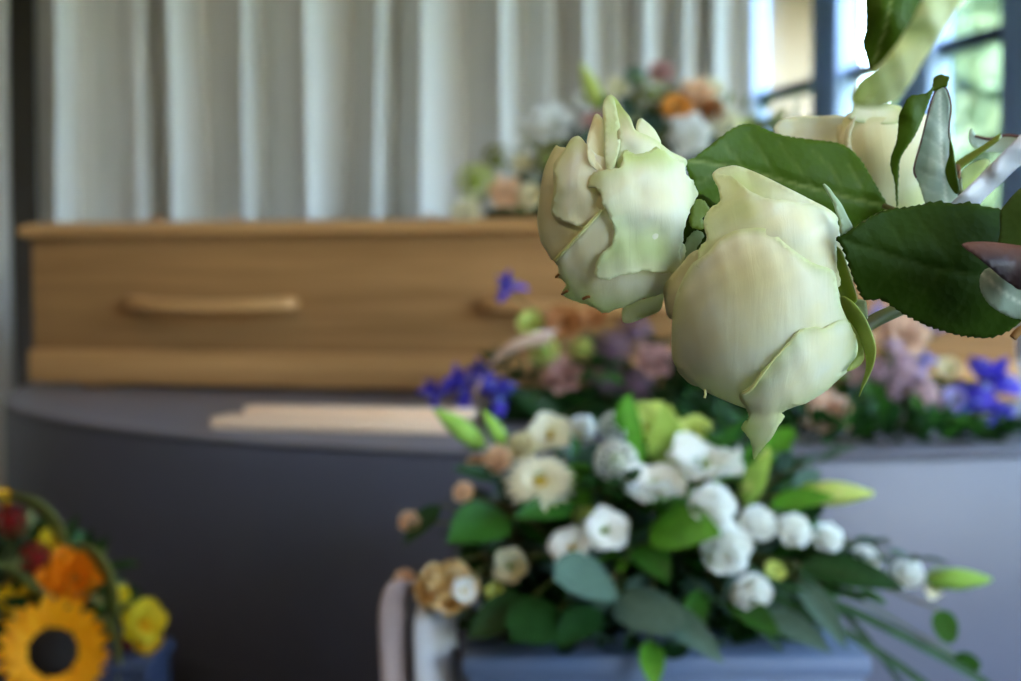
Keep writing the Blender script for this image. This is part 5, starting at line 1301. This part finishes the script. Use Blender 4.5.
# ---- stray shoots at the right edge
sh = vroot('rose_shoot', 'thin reddish green shoot with a pale petal scrap beside the silver ribbon', 'shoot', dx=.015, dy=.03)
patch('sepal', [(956, 164), (960, 160), (975, 151), (988, 143), (996, 137.5), (1001, 134.5), (999, 139), (992, 144.5), (978, 155), (965, 165), (959, 169)], [(960, 165, 0), (980, 152, 1), (998, 137, -2)], .61, sh, M['sepal'], None, thick=1.0, seed=90, step=2.5, green=0)
patch('petal', [(960, 180), (963, 170), (972, 163), (985, 159), (990, 163), (982, 172), (975, 182), (964, 196), (960, 192)], [(963, 175, 0, .3), (985, 161, 0, .2), (968, 188, -1, .5)], .615, sh, M['petal'], None, seed=91, green=.3)
tube('bud_scale', [P(956, 166, .606), P(957.5, 172, .605), P(957, 178, .606)], .0018, M['brown'], sh, sides=8, r_end=.0012)
patch('leaf', [(970, 130), (972, 129), (975, 134), (982, 138), (992, 137.5), (1003, 135), (1015, 135), (1030, 137), (1025, 148), (1005, 152), (985, 152), (974, 147), (969, 140)], [(972, 132, 0), (990, 142, -3), (1020, 138, 0), (990, 150, 0)], .64, sh, M['leaf_under'], None, thick=.5, seed=92)
tube('leaf_margin', [P(975, 136, .638), P(990, 139, .638), P(1003, 135.5, .638), P(1016, 136, .638), P(1030, 139, .638)], .0007, M['leaf_edge'], sh, sides=6)
tube('stem', [P(958, 178, .607), P(962, 195, .612), P(985, 214, .625), P(1060, 225, .64), Vector((VX - .02, VY + .03, VZ + .06)), Vector((VX + .015, VY + .03, VZ - .1))], .0016, M['stem'], sh, sides=8)

# ---- leafy spray cut by the right edge
ls = vroot('rose_leaf_spray', 'spray of overlapping rose leaves cut by the right edge, below the silver ribbon', 'foliage', dx=.02, dy=-.03)
leaf_patch(ls, [(1000, 213), (1007, 202), (1015, 193), (1024, 186), (1045, 178), (1070, 190), (1075, 220), (1060, 243), (1030, 247), (1005, 246), (998, 243), (1000, 232)], [(1002, 215, 0), (1020, 200, 2), (1040, 215, 4), (1010, 240, 0), (1065, 220, 0)], .505, M['leaf_olive'], seed=93, label='olive green leaf')
leaf_patch(ls, [(962, 244.5), (968, 242.5), (976, 242), (987, 242), (998.5, 243), (1021, 246), (1050, 250), (1065, 270), (1050, 292), (1021, 290), (1012, 285), (1003, 279), (995, 272), (987, 265), (975, 255), (966, 249)], [(964, 245, 2, .8), (1000, 244, -1, .9), (1000, 262, 4, .0), (1040, 270, 4, 0), (1010, 284, 1, .1), (1050, 252, -2, .7), (985, 256, 4, .2)], .50, M['leaf_red'], seed=94, label='dark leaf with reddish edge')
leaf_patch(ls, [(982.5, 272), (990, 268), (1003, 276), (1021, 286), (1045, 296), (1050, 312), (1035, 320), (1019, 319), (1013, 318), (1007.6, 316), (998, 311), (989, 304), (984, 297), (980.5, 290), (979.5, 280)], [(983, 275, 0), (1000, 290, 2.5), (1030, 308, 2), (1015, 316, 0), (985, 295, 0), (1020, 290, 0)], .508, M['leaf_under'], seed=95, tooth=.8, tooth_n=3,
           midrib=[(982, 273), (1000, 290), (1020, 303), (1045, 312)], crease=.6, label='pale green leaf underside')
tube('stem', [P(1060, 285, .503), P(1064, 262, .503), P(1068, 240, .51), P(1100, 236, .54), Vector((VX - .03, VY - .03, VZ + .03)), Vector((VX + .02, VY - .03, VZ - .1))], .0018, M['stem'], ls, sides=8)
tube('twig_tip', [P(1013, 338, .56), P(1018, 332, .56), P(1026, 326, .56), P(1045, 310, .555), P(1064, 275, .53)], .0016, M['brown'], ls, sides=8)

# ---- top spray, nearer to the viewer
ts = vroot('rose_leaf_spray', 'soft-focus leaf and pale trailing petal hanging in from the top edge', 'foliage', dx=-.01, dy=-.05)
leaf_patch(ts, [(866, -60), (864, -20), (866, 5), (866, 30), (863, 42), (866, 55), (872, 70), (883, 64), (895, 55), (908, 42), (920, 26), (930, 10), (940, -8), (946, -45), (905, -80)], [(868, 0, 0), (866, 45, -2), (873, 66, 0), (885, 10, 5), (890, 40, 3), (915, 0, 0), (900, -60, 0), (880, -40, 3)], .475, M['leaf_lit'], seed=96, tooth=1.0, midrib=[(872, 68), (885, 30), (893, -10), (900, -70)], crease=1.5, label='bright green leaf')
patch('petal', [(938, -50), (926, -10), (915, 15), (904, 33), (893, 50), (882, 63), (870, 72), (859, 80), (852, 92), (853, 103), (866, 108), (884, 107), (899, 99), (908, 87), (916, 74), (924, 60), (933, 48), (942, 34), (952, 18), (962, 2), (976, -20), (988, -55), (960, -75)], [(862, 95, 0, .5), (880, 80, 3, .35), (905, 55, 5, .35), (930, 20, 5, .3), (960, -40, 2, .3), (915, 35, 2, .45), (945, 10, 2, .3)], .36, ts, M['petal'], None, seed=97, green=.15, thick=.5, label='pale green trailing petal')
tube('stem', [P(905, -70, .475), P(935, -110, .46), P(1000, -140, .48), P(1120, -60, .53), P(1180, 60, .56), Vector((VX - .03, VY - .02, VZ + .1)), Vector((VX - .01, VY - .05, VZ - .1))], .0022, M['stem'], ts, sides=8)
tube('leaf_stalk', [P(962, -60, .36), P(968, -105, .39), P(1000, -138, .478)], .0014, M['stem'], ts, sides=8)

# ---- silver ribbon
rb = patch('ribbon', [(940, 212), (954, 200), (975, 180), (998, 157), (1021, 134), (1050, 106), (1085, 80), (1100, 120), (1060, 150), (1040, 157), (1021, 165), (1000, 184), (985, 198), (970, 212)],
      [(948, 206, 0), (985, 170, 0), (1021, 135, 0), (1060, 100, 0), (970, 210, -2), (1000, 184, -2), (1021, 164, -2), (1060, 150, -2), (968, 200, 2.5), (995, 173, 2.5), (1021, 148, 2.5), (1065, 115, 2.5)], .585, None, M['ribbon'], None, thick=.4, step=3, seed=98)
tag(rb, 'silver satin ribbon running diagonally in at the right edge among the roses', 'ribbon')

# ---- vase and pillar outside the view on the right
vs = empty('vase', (VX, VY, .78), 'grey vase holding the large roses', 'vase')
def lathe(name, prof_, m, parent, n=40):
    v, f = [], []
    for (r_, z) in prof_:
        for k in range(n): v.append((r_ * math.cos(2 * PI * k / n), r_ * math.sin(2 * PI * k / n), z))
    for i in range(len(prof_) - 1):
        for k in range(n): f.append((i * n + k, i * n + (k + 1) % n, (i + 1) * n + (k + 1) % n, (i + 1) * n + k))
    f.append(tuple(range(n - 1, -1, -1)))
    return mesh_obj(name, from_py(name, v, f), m, parent)
lathe('vase_body', [(.045, 0), (.055, .03), (.062, .09), (.058, .15), (.052, .185), (.056, .19), (.049, .185), (.054, .15), (.057, .09), (.05, .03)], M['plinth'], vs)
pd = empty('pedestal', (VX, VY, 0), 'tall slim pedestal under the vase of large roses', 'pedestal')
bx('pedestal_base', VX - .12, VX + .12, VY - .12, VY + .12, 0, .03, M['plinth'], pd, .004)
bx('pedestal_column', VX - .085, VX + .085, VY - .085, VY + .085, .03, .76, M['plinth'], pd, .004)
bx('pedestal_top', VX - .10, VX + .10, VY - .10, VY + .10, .76, .78, M['plinth'], pd, .004)

# ================================================================== trees outside
def tree(cx, cy, h, r, label, m, n=1500):
    t = empty('tree', (cx, cy, -.15), label, 'tree', 'garden trees')
    mesh_obj('trunk', tube_mesh('trunk', [(0, 0, 0), (.05, 0, h * .3), (0, .05, h * .6)], .16, r_end=.08), M['c_brown'], t)
    v, f = [], []
    for k in range(n):
        d = Vector((rnd.gauss(0, 1), rnd.gauss(0, 1), rnd.gauss(0, 1))).normalized() * rnd.uniform(.6, 1)
        p = Vector((d.x * r, d.y * r, h * .55 + d.z * h * .5)); s = rnd.uniform(.12, .3)
        q = Vector((rnd.gauss(0, 1), rnd.gauss(0, 1), rnd.gauss(0, 1))).normalized()
        a = q.orthogonal().normalized() * s; b = q.cross(a).normalized() * s * .6
        s0 = len(v); v += [p - a, p - b, p + a, p + b]; f.append((s0, s0 + 1, s0 + 2, s0 + 3))
    mesh_obj('crown', from_py('crown', v, f, False), M[m], t)
M['tree_a'] = mat('sunlit_foliage', (.19, .27, .11), rough=.8, var=.45, scale=1.2, trans=.4)
M['tree_b'] = mat('blue_green_foliage', (.12, .20, .11), rough=.8, var=.4, scale=1.2, trans=.4)
tree(4.9, 13.0, 6.0, 1.1, 'sunlit yellow-green tree outside the right-hand panes', 'tree_a')
tree(3.75, 11.5, 3.6, .75, 'blue-green shrub outside, left of the sunlit tree', 'tree_b', 900)
tree(5.6, 11.0, 2.9, 1.1, 'low bushy shrub outside at the far right panes', 'tree_b', 1000)

# ================================================================== LIGHT
w = bpy.data.worlds.new('sky'); scn.world = w; w.use_nodes = True
nt = w.node_tree; bg = nt.nodes['Background']
sk = nt.nodes.new('ShaderNodeTexSky'); sk.sky_type = 'NISHITA'; sk.sun_disc = False; sk.sun_elevation = math.radians(42); sk.sun_rotation = math.radians(200)
sk.air_density = 1.0; sk.dust_density = 2.5; sk.ozone_density = 1.0
nt.links.new(sk.outputs[0], bg.inputs['Color']); bg.inputs['Strength'].default_value = 2.6
sun = bpy.data.lights.new('sun', 'SUN'); sun.energy = 1.2; sun.angle = .02; sun.color = (1, .95, .86)
so = bpy.data.objects.new('sun', sun); so.rotation_euler = Vector((.45, .62, -.75)).to_track_quat('-Z', 'Y').to_euler(); COL.objects.link(so)
def fill_lamp(x, y, e, col, label, s=.5):  # unseen lamps, added to fill the room with warm light
    t = empty('fill_lamp', (x, y, 3.4), label, 'lamp', 'added fill lamps')
    b = Vector(t.location)
    mesh_obj('fill_housing', box_mesh('fill_housing', -s / 2 - .03, s / 2 + .03, -s / 2 - .03, s / 2 + .03, -.05, 0, .005), M['ceiling'], t)
    l = bpy.data.lights.new('fill_light', 'AREA'); l.size = s; l.energy = e; l.color = col
    o = bpy.data.objects.new('fill_light', l); o.parent = t; o.location = (0, 0, -.055); COL.objects.link(o)
warm = (1, .80, .58)
fill_lamp(-1.6, 1.6, 6, warm, 'added square fill lamp, unseen, over the left front of the room')
fill_lamp(.4, .2, 8, warm, 'added square fill lamp, unseen, over the roses')
fill_lamp(-1.6, 4.0, 1, warm, 'added square fill lamp, unseen, near the curtain')

fill_lamp(-1.2, -.7, 12, warm, 'added square fill lamp, unseen, behind the viewer on the left')
vsx = scn.view_settings
vsx.view_transform = 'Standard'; vsx.look = 'None'; vsx.gamma = 1; vsx.use_curve_mapping = False
vsx.exposure = 0.8
scn.cycles.use_denoising = True
scn.cycles.max_bounces = 8
scn.cycles.diffuse_bounces = 4
scn.cycles.transparent_max_bounces = 12
scn.cycles.sample_clamp_indirect = 6
scn.cycles.caustics_reflective = False
scn.cycles.caustics_refractive = False
